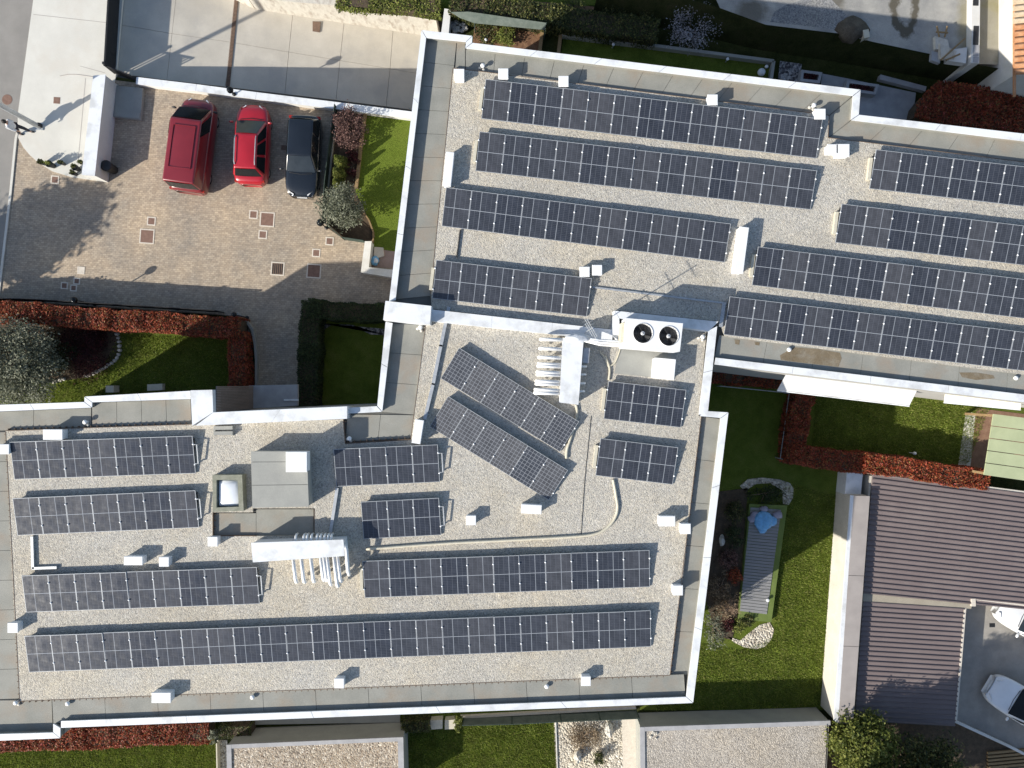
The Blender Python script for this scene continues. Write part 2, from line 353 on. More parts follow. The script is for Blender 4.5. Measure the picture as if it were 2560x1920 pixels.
L_plum = foliage('plum_leaves', [(0, (.04, .016, .016)), (.5, (.12, .06, .052)), (1, (.30, .18, .15))])
L_maroon = foliage('maroon_leaves', [(0, (.025, .006, .008)), (.6, (.07, .012, .016)), (1, (.14, .03, .03))])
L_blossom = foliage('blossom', [(0, (.15, .14, .16)), (.5, (.40, .39, .42)), (1, (.6, .58, .62))])
L_dry = foliage('dry_leaves', [(0, (.10, .07, .04)), (.5, (.23, .165, .10)), (1, (.36, .28, .19))])
L_grass = foliage('grass_blades', [(0, (.12, .165, .022)), (.5, (.23, .30, .045)), (.85, (.28, .31, .065)), (1, (.36, .34, .12))], trans=.4)
M_hair = surf('hair', (.02, .017, .015), (.035, .03, .026), 10, .7); M_skin = surf('skin', (.42, .26, .19), (.50, .32, .24), 8, .6, fine=.02)
M_coat = surf('pale_jacket', (.55, .56, .58), (.70, .71, .72), 8, .85); M_jeans = surf('dark_trousers', (.03, .03, .04), (.05, .05, .06), 8, .9)

# ---------------------------------------------------------------- foliage geometry
def leaf_mesh(name, P, size, up=.5, mat=None, parent=None, kind='stuff', asp=.5):
    """quads at points P with random orientation, leaning towards the sky by up"""
    n = len(P); d = RNG.normal(size=(n, 3)); d[:, 2] = np.abs(d[:, 2]) * (1 + up) + up; d /= np.linalg.norm(d, axis=1)[:, None]
    a = np.cross(d, RNG.normal(size=(n, 3))); a /= np.linalg.norm(a, axis=1)[:, None] + 1e-9; b = np.cross(d, a)
    s = size * RNG.uniform(.6, 1.35, n)[:, None]; a = a * s; b = b * s * asp
    V = np.stack([P - a, P + b * .9, P + a, P - b * .9], 1).reshape(-1, 3)
    me = bpy.data.meshes.new(name); me.vertices.add(4 * n); me.vertices.foreach_set('co', V.astype(np.float32).ravel())
    me.loops.add(4 * n); me.loops.foreach_set('vertex_index', np.arange(4 * n, dtype=np.int32))
    me.polygons.add(n); me.polygons.foreach_set('loop_start', np.arange(0, 4 * n, 4, dtype=np.int32)); me.update(calc_edges=True)
    o = link(name, me, mat, parent)
    if kind: o['kind'] = kind
    return o
def clumps(center, rad, n_clump, per, spread, flat=1., shell=.55):
    c = RNG.normal(size=(n_clump, 3)); c /= np.linalg.norm(c, axis=1)[:, None]; c *= RNG.uniform(shell, 1, n_clump)[:, None] ** .7
    c = np.array(center) + c * np.array(rad)
    P = np.repeat(c, per, 0) + RNG.normal(size=(n_clump * per, 3)) * spread * np.array([1, 1, flat]); return P, c
def hedge(name, label, path, width, h, leaf, group=None, dens=900, size=.05, base=0., cat='hedge', core=None):
    """clipped hedge along a ground path (world xy)"""
    t = thing(name, label, cat, (*path[0], base), group=group)
    mb = MB(); P = []
    for (x0, y0), (x1, y1) in zip(path[:-1], path[1:]):
        d = Vector((x1 - x0, y1 - y0)); L = d.length; d.normalize(); q = Vector((-d.y, d.x)); w2 = width / 2
        e = d * (w2 * .8)
        mb.prism([(x0 - e.x + q.x * w2 * .82, y0 - e.y + q.y * w2 * .82), (x0 - e.x - q.x * w2 * .82, y0 - e.y - q.y * w2 * .82),
                  (x1 + e.x - q.x * w2 * .82, y1 + e.y - q.y * w2 * .82), (x1 + e.x + q.x * w2 * .82, y1 + e.y + q.y * w2 * .82)], base, base + h * .88)
        n = int(dens * (L + width) * (width + h * 1.2))
        s = RNG.uniform(-w2, L + w2, n); k = RNG.uniform(0, 1, n); f = width / (width + 1.2 * h)
        off = np.where(k < f, RNG.uniform(-w2, w2, n), np.where(RNG.random(n) < .5, -w2, w2) * RNG.uniform(.85, 1.04, n))
        z = np.where(k < f, h * RNG.uniform(.86, 1.03, n), RNG.uniform(.05, 1, n) * h)
        wav = .06 * np.sin(s * 1.3 + x0) + .035 * np.sin(s * 3.7 + 1.7) + .025 * np.sin(s * 9.1 + y0)
        z = z + (k < f) * wav; off = off + wav * .8
        P.append(np.stack([x0 + d.x * s + q.x * off, y0 + d.y * s + q.y * off, base + z], 1))
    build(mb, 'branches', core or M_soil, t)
    leaf_mesh('leaves', np.concatenate(P), size, .5, leaf, t)
    return t
def bush(name, label, u, v, r, h, leaf, cat='bush', group=None, n=40, per=40, size=.05, z=0., stretch=(1, 1), stem=M_bark):
    c = W(u, v, z + h * .5); t = thing(name, label, cat, (c.x, c.y, z), group=group)
    P, cc = clumps((c.x, c.y, z + h * .52), (r * stretch[0], r * stretch[1], h * .48), n, per, r * .16, 1., .35)
    P[:, 2] = np.maximum(P[:, 2], z + .02)
    mb = MB()
    for k in range(7):
        q = cc[k % len(cc)]; mb.tube([(c.x, c.y, z), (c.x * .6 + q[0] * .4, c.y * .6 + q[1] * .4, z + (q[2] - z) * .6), tuple(q)], [.035, .022, .008], 5)
    build(mb, 'stem', stem, t); leaf_mesh('foliage', P, size, .4, leaf, t)
    return t
def tree(name, label, x, y, z0, h, rad, leaf, cat='tree', n=120, per=60, size=.06, spread=.22, trunk=.12, bark=M_bark, cz=.62, rz=.40, lean=(0, 0)):
    t = thing(name, label, cat, (x, y, z0))
    top = Vector((x + lean[0], y + lean[1], z0 + h * cz))
    P, cc = clumps(tuple(top), (rad, rad, h * rz), n, per, spread, .8, .3)
    mb = MB(); fork = Vector((x + lean[0] * .4, y + lean[1] * .4, z0 + h * .3))
    mb.tube([(x, y, z0 - .05), (x + lean[0] * .15, y + lean[1] * .15, z0 + h * .15), tuple(fork), tuple(top)], [trunk, trunk * .8, trunk * .65, trunk * .25], 9)
    for k in range(26):
        q = Vector(cc[k * 3 % len(cc)]); mid = fork.lerp(q, .5) + Vector((RNG.normal() * .12, RNG.normal() * .12, .1))
        mb.tube([tuple(fork), tuple(mid), tuple(q)], [trunk * .4, trunk * .22, .012], 5)
    build(mb, 'trunk', bark, t); leaf_mesh('crown', P, size, .4, leaf, t)
    return t

# ---------------------------------------------------------------- ground, road, ramp
RX0, RX1 = -20.6, -5.3
def ramp_z(x): return -.15 - (x - RX0) * 2.35 / (RX1 - RX0)
def Wr(u, v, dz=0.):
    z = -.5
    for _ in range(12): p = W(u, v, z); z = ramp_z(p.x)
    return Vector((p.x, p.y, z + dz))
hole = PX([(296, -75), (288, 192), (1120, 292), (1120, 55)], 0)     # opening in the ground above the ramp
g = MB(); O = [(-300, 300), (-300, -300), (300, -300), (300, 300)]
for i in range(4):
    j = (i + 1) % 4; g.face([(*O[i], -.03), (*O[j], -.03), (*hole[j], -.03), (*hole[i], -.03)])
structure(g, 'ground', M_rough)
def sheet(name, pts, z, m, kind='structure', parent=None):
    mb = MB(); p = PX(pts, z); n = len(p)
    if sum(p[i][0] * p[(i + 1) % n][1] - p[(i + 1) % n][0] * p[i][1] for i in range(n)) < 0: p = p[::-1]
    mb.face([(x, y, z) for x, y in p]); o = build(mb, name, m, parent)
    if not parent: o['kind'] = kind
    return o
sheet('road', [(-400, -200), (99, -200), (83, 0), (44, 289), (39, 347), (26, 480), (0, 700), (-45, 1100), (-400, 1100)], .0, M_road)
sheet('courtyard_paving', [(42, 320), (285, 200), (342, 207), (1060, 297), (1060, 1010), (640, 1010), (640, 870), (590, 790), (-15, 752), (0, 700)], -.006, M_pave)
ap = MB()
arc = [(43, 340), (58, 368), (75, 388), (95, 406), (130, 428), (180, 443), (246, 452)]
ap.prism(PX([(99, -200), (310, -200), (306, 0), (290, 185), (270, 320)] + arc[::-1] + [(44, 289), (83, 0)], .03), -.1, .03)
apron = structure(ap, 'driveway_apron', M_apron)
mb = MB()
for (a, b) in (((83, 36), (280, 58)), ((200, 375 - 210), (262, 182)), ((192, 440), (214, 195))):
    p, q = W(*a, .034), W(*b, .034); d = (q - p).normalized(); n = Vector((-d.y, d.x, 0)) * .012
    mb.face([p - n, q - n, q + n, p + n])
tr = [(150, 190), (170, 186), (192, 186), (232, 192)]
mb.tube([W(u, v, .035) for u, v in tr], .015, 5)
build(mb, 'gate_track', M_greycap, apron)
mb = MB()
ker = [(43, 330), (39, 347), (26, 480), (13, 590), (0, 700), (-12, 800)]
for a, b in zip(ker[:-1], ker[1:]):
    p, q = W(*a, .05), W(*b, .05); d = (q - p).normalized(); n = Vector((-d.y, d.x, 0)) * .06
    mb.prism([(p - n)[:2], (q - n)[:2], (q + n)[:2], (p + n)[:2]], -.05, .05)
structure(mb, 'kerb', M_apron)

# ramp: each cast slab is a piece of its own
ramp_o = MB(); ramp_o.face([Wr(280, -90, -.06), Wr(280, 205, -.06), Wr(1140, 320, -.06), Wr(1140, 40, -.06)])
ramp_s = structure(ramp_o, 'ramp', M_deck_dark)
south = [(288, 184), (417, 200), (563, 217), (712, 235), (840, 250), (965, 266), (1100, 284)]
mid = [(300, 62), (430, 84), (580, 106), (722, 130), (850, 151), (975, 172), (1105, 194)]
north = [(308, -85), (446, -60), (602, -30), (733, 25), (861, 48), (983, 70), (1110, 92)]
mids2 = [(a[0] * .5 + b[0] * .5, a[1] * .5 + b[1] * .5) for a, b in zip(mid, south)]
for A, B in ((mid, south), (north, mid)):
    for i in range(6):
        c = [Wr(*A[i]), Wr(*A[i + 1]), Wr(*B[i + 1]), Wr(*B[i])]; m0 = sum(c, Vector()) / 4
        c = [m0 + (p - m0) * (1 - .012 / max(.5, (p - m0).length)) for p in c]
        s_ = MB(); lo = [p - Vector((0, 0, .06)) for p in c]
        s_.add(c + lo, [(3, 2, 1, 0), (0, 1, 5, 4), (1, 2, 6, 5), (2, 3, 7, 6), (3, 0, 4, 7)]); build(s_, 'ramp_slab', M_ramp, ramp_s)
# white retaining wall between court and ramp
def wall_run(mb, pts, w, z1, z0s, side=0):
    for a, b, za, zb in zip(pts[:-1], pts[1:], z0s[:-1], z0s[1:]):
        p, q = Vector(a), Vector(b); d = (q - p).normalized(); n = Vector((-d.y, d.x)) * w / 2
        vs = []
        for (c, z0) in ((p - n, za), (q - n, zb), (q + n, zb), (p + n, za)): vs.append((c.x, c.y, z0))
        vs += [(x, y, z1) for x, y, _ in vs]
        mb.add(vs, [(4, 5, 6, 7), (0, 1, 5, 4), (1, 2, 6, 5), (2, 3, 7, 6), (3, 0, 4, 7)])
t = thing('retaining_wall', 'long low white wall between the parked cars and the sunken ramp', 'wall', W(340, 200))
pts = [W2(u, v, .45) for u, v in ((340, 201), (490, 219), (640, 239), (835, 263), (1040, 289))]
mb = MB(); wall_run(mb, pts, .30, .38, [-2.9] * 5); build(mb, 'wall', M_plaster, t)
for i in range(4):
    a, b = Vector(pts[i]), Vector(pts[i + 1]); d = (b - a).normalized() * .006
    mb = MB(); wall_run(mb, [a + d, b - d], .36, .45, [.383, .383]); build(mb, 'coping', M_white, t)
t = thing('retaining_wall', 'stained cream retaining wall along the top of the ramp', 'wall', W(660, 10))
base = [Wr(u, v) for u, v in ((480, -50), (640, 23), (760, 42), (900, 64), (1051, 87), (1100, 95))]
mb = MB(); wall_run(mb, [(p.x, p.y + .15) for p in base], .3, -.1, [p.z - .1 for p in base]); build(mb, 'wall', M_plaster_old, t)
mb = MB(); wall_run(mb, [(p.x, p.y + .17) for p in base], .38, -.02, [-.1] * 6); build(mb, 'coping', M_plaster_old, t)
# drain across the ramp
t = thing('drain_channel', 'long rusty grated drain channel crossing the concrete ramp', 'drain', Wr(580, 110))
a, b = Wr(592, -10, .012), Wr(569, 219, .012); d = (b - a).normalized(); n = Vector((0, 0, 1)).cross(d).normalized() * .11
mb = MB(); mb.face([a - n, b - n, b + n, a + n]); build(mb, 'channel', M_black, t)
mb = MB(); L = (b - a).length
for k in range(int(L / .075)):
    c = a + d * (k * .075); mb.box(c.x, c.y, c.z + .002, .21, .052, .014, math.atan2(d.y, d.x) + math.pi / 2)
build(mb, 'grate', M_rust, t, kind='stuff')
# sliding gate beside the apron
t = thing('driveway_gate', 'tall black panelled driveway gate between pale apron and ramp', 'gate', W(297, 90))
a, b = W(306, -120), W(288, 186)
for k in range(7):
    p, q = a.lerp(b, k / 7 + .0006), a.lerp(b, (k + 1) / 7 - .0006); mb = MB(); wall_run(mb, [(p.x, p.y), (q.x, q.y)], .05, .95, [-.5, -.5]); build(mb, 'gate_panel', M_black, t)
mb = MB(); mb.box(a.x * .5 + b.x * .5, a.y * .5 + b.y * .5, .955, .09, (a - b).length, .05, math.atan2(b.y - a.y, b.x - a.x) + math.pi / 2); build(mb, 'top_rail', M_black, t)
for p in (a, b):
    mb = MB(); mb.box(p.x, p.y + .12, -.4, .12, .12, 1.5); build(mb, 'gate_post', M_black, t)
t = thing('gate', 'small black pedestrian gate beside the end of the white wall', 'gate', W(310, 195))
a, b = W(290, 184), W(345, 205)
mb = MB()
for k in range(10):
    p = a.lerp(b, k / 9); mb.box(p.x, p.y, 0, .05, .05, .9)
wall_run(mb, [(a.x, a.y), (b.x, b.y)], .05, .12, [.06, .06]); wall_run(mb, [(a.x, a.y), (b.x, b.y)], .05, .92, [.86, .86]); build(mb, 'gate_bars', M_black, t)
# entrance wall with thick top
H1 = 1.25
cap_q = PX([(233, 189), (264, 186), (237, 440), (204, 437)], H1)
t = thing('entrance_wall', 'thick bright white freestanding wall between apron and cobbled court', 'wall', (*cap_q[0], 0))
mb = MB(); mb.prism(inset(cap_q, .03), -.05, H1 - .05); build(mb, 'wall', M_plaster, t)
mb = MB(); mb.prism(cap_q, H1 - .048, H1); build(mb, 'coping', M_white, t)
mb = MB(); mb.prism(PX([(291, 214), (357, 220), (351, 299), (284, 292)], .2), -.05, .2); o = build(mb, 'concrete_step', M_slab); tag(o, 'low grey concrete step in the shade of the white wall', 'step')
mb2 = MB(); mb2.prism(PX([(290, 276), (350, 281), (348, 296), (287, 290)], .22), .2, .23); build(mb2, 'ledge', M_slab, o)
c = W(272, 418, .5); mb = MB(); mb.lathe([(.22, 0), (.27, .7), (.29, .72), (.29, .78), (.2, .83), (.03, .85)], c.x, c.y, 0, 14); tag(build(mb, 'dustbin', M_dark, smooth=True), 'dark round dustbin in shade behind the white entrance wall', 'bin')

# ---------------------------------------------------------------- main building: two flat-roofed blocks
ZD, ZG, ZP = 7.0, 7.15, 7.30           # membrane, gravel, parapet top
def sheets(parent, quads, z, th, n, m, name, gap=.012, jit=.004):
    """a strip a-b-c-d (px) cut into n sheets along a->b; d->c is its other edge"""
    a, b, c, d = [Vector(W2(*q, z)) for q in quads]
    for i in range(n):
        f0, f1 = i / n, (i + 1) / n
        p = [a.lerp(b, f0), a.lerp(b, f1), d.lerp(c, f1), d.lerp(c, f0)]
        L = (p[1] - p[0]).length; g0 = gap / max(L, .05)
        q = [p[0].lerp(p[1], g0), p[1].lerp(p[0], g0), p[2].lerp(p[3], g0), p[3].lerp(p[2], g0)]
        mb = MB(); mb.prism([tuple(v) for v in q], z - th, z + random.uniform(0, jit)); build(mb, name, m, parent)
north_b = thing('flat_roof_building', 'white flat roofed block with eight long solar rows, upper right', 'building', (5, 8, 0))
south_b = thing('flat_roof_building', 'white flat roofed block with angled solar rows and skylight, lower left', 'building', (-3, -8, 0))
PA = [(1053.8, 75.2), (1181, 89.7), (1180, 107), (2151.5, 224.2), (2147, 286.5), (2760, 357), (2760, 1030), (1786, 911), (1795, 806), (1536, 777), (1533, 830), (1078, 785), (965, 770)]
PB = [(964, 790), (1078, 787), (1533, 832), (1540, 800), (1793, 812), (1769, 1028), (1821, 1031), (1732.8, 1757.4), (1280, 1775), (640, 1801.7), (152, 1819.6), (150.5, 1845), (-60, 1854), (-60, 1014), (0, 1012), (209.8, 1005), (211, 992), (476, 976), (531, 974.5), (534, 1031), (868, 1018), (943, 1015)]
for par, poly, zb in ((north_b, PA, -3.2), (south_b, PB, -.1)):
    p = inset(PX(poly, ZP), .03)
    mb = MB(); mb.prism(p, zb, ZD - .02, top=False); build(mb, 'wall', M_facade, par)
    mb = MB(); mb.face([(x, y, ZD - .03) for x, y in p]); build(mb, 'roof_deck', M_deck_dark, par)
def upturn(par, q, z):
    c = inset(PX(q, z), .02); mb = MB(); mb.prism(c, ZD - .4, z); build(mb, 'membrane_upturn', M_deck, par)
# parapet caps (outer a->b, inner d<-c), pieces along the run
for q, n in (([(1053.8, 75.2), (972.7, 753.4), (988.7, 751), (1065.3, 94)], 4),
             ([(1054.5, 75.2), (1181, 89.7), (1165, 104), (1066, 94)], 1), ([(1181, 90.5), (1180, 107), (1163, 120), (1165.5, 104.5)], 1),
             ([(1181, 107), (2151.5, 224.2), (2132.7, 239), (1164, 120)], 6), ([(2151.5, 224.8), (2147, 286.5), (2128, 299.5), (2133, 239.5)], 1),
             ([(2147.5, 287), (2760, 357), (2760, 377), (2128.5, 299.8)], 3), ([(1786, 911), (2760, 1030), (2760, 1010), (1789, 894)], 5)):
    sheets(north_b, q, ZP, .05, n, M_white, 'parapet_cap', .009, .004); upturn(north_b, q, ZP - .051)
for q, n in (([(964, 804), (943, 1015), (955.4, 1029), (981.4, 807)], 2), ([(942, 1015.5), (868.6, 1019.5), (871, 1034), (955, 1029.5)], 1),
             ([(209.8, 1005), (-60, 1014), (-60, 1031), (229, 1019)], 2), ([(211, 992), (211, 1005), (229.5, 1018.5), (230, 1006)], 1), ([(476, 977), (212, 991.5), (230.5, 1005.8), (476, 997.5)], 2),
             ([(1793, 815), (1769, 1037), (1747, 1037), (1771, 826)], 2), ([(1769.5, 1028), (1821, 1031), (1802, 1045), (1748, 1040)], 1),
             ([(1821, 1031.5), (1732.8, 1757), (1715.5, 1742), (1802, 1045.5)], 4), ([(1732.5, 1757.4), (152, 1819.6), (152, 1803), (1715.5, 1742.4)], 5),
             ([(150.5, 1819.8), (150.5, 1845), (133, 1831), (133, 1809)], 1), ([(150, 1845.4), (-60, 1854), (-60, 1837), (133, 1831.4)], 1)):
    sheets(south_b, q, ZP, .05, n, M_white, 'parapet_cap', .009, .004); upturn(south_b, q, ZP - .051)
# raised white blocks and inner walls
for par, q, z, n, nm_ in ((south_b, [(1080, 773.7), (1531, 824), (1531, 852), (1077, 802.6)], 7.45, 3, 'dividing_wall_cap'),
                     (south_b, [(963.5, 752), (1078.4, 765), (1074.9, 811.3), (957.7, 799.7)], 7.80, 1, 'corner_block'),
                     (south_b, [(533, 1031), (868, 1016), (867.7, 1046.8), (489, 1064.2)], 7.60, 2, 'raised_cap'),
                     (south_b, [(476, 976), (531, 974.5), (533, 1030.6), (480.3, 1064.2)], 7.60, 1, 'raised_cap'),
                     (south_b, [(1536, 776.6), (1796.5, 804), (1772, 828), (1549, 796)], 7.70, 2, 'raised_cap'),
                     (south_b, [(1536, 777.2), (1548.5, 796.5), (1549, 852), (1531.7, 838)], 7.70, 1, 'raised_cap')):
    sheets(par, q, z, .85, n, M_white, nm_, .003, .002)
# roof membrane sheets
ZS = ZD + .11           # the near strips fall towards the gravel and sit higher
for q, n, z in (([(1066, 96), (990, 748), (1076, 740), (1141, 106)], 11, ZD), ([(1142, 106), (1163, 108), (1163, 176), (1138, 172)], 1, ZD), ([(1164, 121), (2130, 241), (2072, 289), (1164, 176)], 13, ZD),
             ([(2131, 242), (2127, 301), (2071, 344), (2073, 290)], 1, ZD), ([(2127, 302), (2760, 378), (2760, 432), (2071, 345)], 7, ZD), ([(1786, 893), (2760, 1010), (2760, 955), (1798, 838)], 8, ZS)):
    sheets(north_b, q, z, .2, n, M_deck, 'membrane_sheet', .008)
for q, n, z in (([(981, 808), (956, 1030), (1035, 1037), (1064, 813)], 3, ZD), ([(1034, 1038), (869, 1036), (863, 1104), (1027, 1096)], 2, ZD), ([(228, 1020), (-60, 1032), (-60, 1078), (228, 1067)], 2, ZD), ([(230, 1007), (476, 998), (479, 1060), (230, 1066)], 4, ZD),
             ([(-60, 1080), (-60, 1750), (49, 1746), (15, 1080)], 9, ZD), ([(-60, 1751), (-60, 1838), (132, 1831), (129, 1750)], 1, ZD), ([(133, 1808), (1714, 1742), (1710, 1686), (130, 1750)], 12, ZS),
             ([(1722, 1687), (1801, 1047), (1753, 1041), (1676, 1686)], 6, ZD)):
    sheets(south_b, q, z, .2, n, M_deck, 'membrane_sheet', .008)
for pts in ([(1985, 868), (2040, 872), (2100, 882), (2104, 896), (2096, 917), (2060, 913), (1990, 905), (1952, 900), (1950, 888)], [(2398, 931), (2440, 931), (2483, 938), (2487, 946), (2440, 950), (2405, 943)], [(1836, 848), (1850, 850), (1848, 862), (1838, 860)], [(1886, 854), (1900, 856), (1898, 864), (1888, 862)]):
    mb = MB(); mb.prism(PX(pts, ZS), ZS - .01, ZS + .006); build(mb, 'water_stain', M_stain, north_b)
# gravel beds with a rusty edging and its brackets
GA = [(1133, 171), (1286, 187), (2073, 289), (2070, 344), (2760, 430), (2760, 962), (1813, 841), (1797, 803), (1536, 775), (1530, 823), (1079, 772), (1077, 735), (1103, 466)]
GB = [(1064, 813), (1077, 803), (1531, 850), (1549, 853), (1549, 797), (1771, 829), (1766, 834), (1747, 1040), (1753, 1041), (1707, 1440), (1675, 1687.4), (1280, 1703.5), (786, 1724.5),
      (786, 1271), (632, 1271), (632, 1281), (532, 1281), (532, 1340), (786, 1340), (786, 1724.6), (640, 1731), (49, 1752.5), (30, 1440), (14.5, 1079), (13, 1076), (479, 1060), (489, 1062), (858.5, 1048), (863, 1110), (1027.7, 1100), (1043.6, 960)]
def edging(par, segs, z):
    mb = MB()
    for a, b, s in segs:
        p, q = W(*a, z), W(*b, z); d = (q - p).normalized(); n = Vector((-d.y, d.x, 0)); L = (q - p).length; ang = math.atan2(d.y, d.x); m = (p + q) / 2
        mb.box(m.x, m.y, z - .16, L, .022, .17, ang)
        for k in range(int(L / .27)):
            c = p + d * (k * .27 + .1) + n * s * .05; mb.box(c.x, c.y, z - .16, .024, .08, .13, ang)
    build(mb, 'gravel_edging', M_edge, par)
mb = MB(); mb.prism(PX(GA, ZG), ZD - .01, ZG); build(mb, 'gravel_bed', M_grav, north_b)
mb = MB(); mb.prism(PX(GB, ZG), ZD - .01, ZG); build(mb, 'gravel_bed', M_grav, south_b)
edging(north_b, [((1133, 170), (2073, 288), -1), ((2073, 288), (2070, 344), -1), ((2070, 344), (2600, 410), -1), ((1132, 171), (1076, 735), 1)], ZG)
edging(south_b, [((1064, 813), (1027, 1095), 1), ((863, 1108), (1028, 1098), 1), ((858, 1049), (863, 1109), 1), ((13, 1077), (479, 1061), 1), ((14, 1080), (49, 1752), -1), ((49, 1753), (1675, 1688), -1),
                 ((1675, 1687), (1753, 1042), -1), ((532, 1281), (532, 1340), 1), ((532, 1340), (640, 1340), -1), ((786, 1272), (786, 1340), 1)], ZG)
mb = MB(); mb.prism(PX([(534, 1283), (640, 1283), (640, 1338), (534, 1338)], ZD + .02), ZD - .01, ZD + .03); build(mb, 'membrane_sheet', M_deck, south_b)
mb = MB(); mb.prism(PX([(641, 1273), (784, 1273), (784, 1338), (641, 1338)], ZD + .02), ZD - .01, ZD + .035); build(mb, 'membrane_sheet', M_deck, south_b)
# timber clad side of the stair block and the entrance canopy below it
x0 = W(533, 1000, 7.55).x + .03
for k in range(16):
    y0 = W(533, 1031, 7.5).y + .05 + k * .068; mb = MB(); mb.box(x0, y0, 3.1, .05, .058, 4.2); build(mb, 'cladding_board', M_clad, south_b)
mb = MB(); mb.prism(PX([(622, 964), (744, 961), (744, 1014), (622, 1022)], 3.1), 2.9, 3.1); o = build(mb, 'entrance_canopy', M_greystone, south_b)
mb = MB(); mb.box(*W(728, 1000, 3.14)[:2], 3.104, .7, .08, .05); build(mb, 'canopy_flashing', M_white, o)

# ---------------------------------------------------------------- solar rows
PW, PH, TILT = 1.100, 1.625, R(7.2)
def panel_proto(w, h, m, square=False):
    g_ = MB(); g_.box(w / 2, h / 2, -.02, w - .02, h - .02, .03); glass = mesh_of(g_, 'solar_panel'); glass.materials.append(m)
    f = MB(); e = .020 if not square else .016
    f.box(w / 2, e / 2 + .004, -.03, w - .008, e, .045); f.box(w / 2, h - e / 2 - .004, -.03, w - .008, e, .045)
    f.box(e / 2 + .004, h / 2, -.03, e, h - 2 * e - .008, .045); f.box(w - e / 2 - .004, h / 2, -.03, e, h - 2 * e - .008, .045)
    fr = mesh_of(f, 'frame'); fr.materials.append(M_alu); return glass, fr
M_pan_a = panel_mat('cells_ribbon_left', 5, 22, PW, PH, .4); M_pan_b = panel_mat('cells_ribbon_right', 5, 22, PW, PH, .6)
M_pan_s = panel_mat('square_cells', 6, 10, .99, 1.53, .5, True, (.042, .045, .052), (.21, .22, .24))
PROTO = {'a': panel_proto(PW, PH, M_pan_a), 'b': panel_proto(PW, PH, M_pan_b), 's': panel_proto(.99, 1.53, M_pan_s, True)}
c_ = MB(); c_.ball(0, 0, .018, .038, 10, .7); CL = mesh_of(c_, 'clamp', True); CL.materials.append(M_clamp)
def support_mesh(h, tilt):
    b = MB(); y1 = h * .93 * math.cos(tilt); z1 = h * .93 * math.sin(tilt); w = .09
    b.add([(-w, .1, -.07), (-w, y1, -.07), (-w, y1, z1 - .05), (-w, .1, -.03), (w, .1, -.07), (w, y1, -.07), (w, y1, z1 - .05), (w, .1, -.03)],
          [(0, 1, 2, 3), (7, 6, 5, 4), (0, 4, 5, 1), (1, 5, 6, 2), (2, 6, 7, 3), (3, 7, 4, 0)]); me = mesh_of(b, 'ballast_support'); me.materials.append(M_dark); return me
SUP = support_mesh(PH, TILT)
def solar_row(label, TL, TR_, n, kind, lead=None, tail=None):
    """TL and the direction point TR_ are photo pixels of the raised back edge"""
    w, h = (.99, 1.53) if kind == 's' else (PW, PH)
    z0 = ZG + .06; zt = z0 + h * math.sin(TILT)
    a, b = W(*TL, zt), W(*TR_, zt); ang = math.atan2(b.y - a.y, b.x - a.x)
    full = (b - a).length
    if abs(full - n * w) < .5: a = a + (b - a).normalized() * (full - n * w) / 2      # centre the row on its measured span
    o = Vector((a.x, a.y, 0)) + Vector((math.sin(ang), -math.cos(ang), 0)) * h * math.cos(TILT)
    t = thing('solar_panel_row', label, 'solar panels', (o.x, o.y, z0), ang, 'solar rows on the roofs', local=True)
    glass, fr = PROTO[kind]; flip = kind
    for i in range(n):
        p = link('solar_panel', glass, None, t); p.location = (i * w, 0, random.uniform(-.006, .006)); p.rotation_euler = (TILT + R(random.uniform(-.5, .5)), R(random.uniform(-.25, .25)), 0)
        link('frame', fr, None, p)
        for yy in (.24 * h, .78 * h):
            c = link('clamp', CL, None, p); c.location = (w, yy, .012)
            if i == 0 and lead: c = link('clamp', CL, None, p); c.location = (0, yy, .012)
    for i in range(n + 1):
        s = link('ballast_support', SUP, None, t); s.location = (min(max(i * w, .12), n * w - .12), 0, 0)
    if lead:
        mb = MB(); mb.box(-.10, h * .50, -.06, .13, h * .58, .16); build(mb, 'end_ballast', M_hose, t)
    if tail:
        mb = MB(); zt_ = .76 * h * math.sin(TILT)
        mb.tube([(n * w + .02, .26 * h, .10), (n * w + .16, .26 * h, .10), (n * w + .16, .76 * h, zt_ + .03), (n * w + .02, .76 * h, zt_ + .03)], .028, 6); build(mb, 'end_bracket', M_galv, t)
    return t
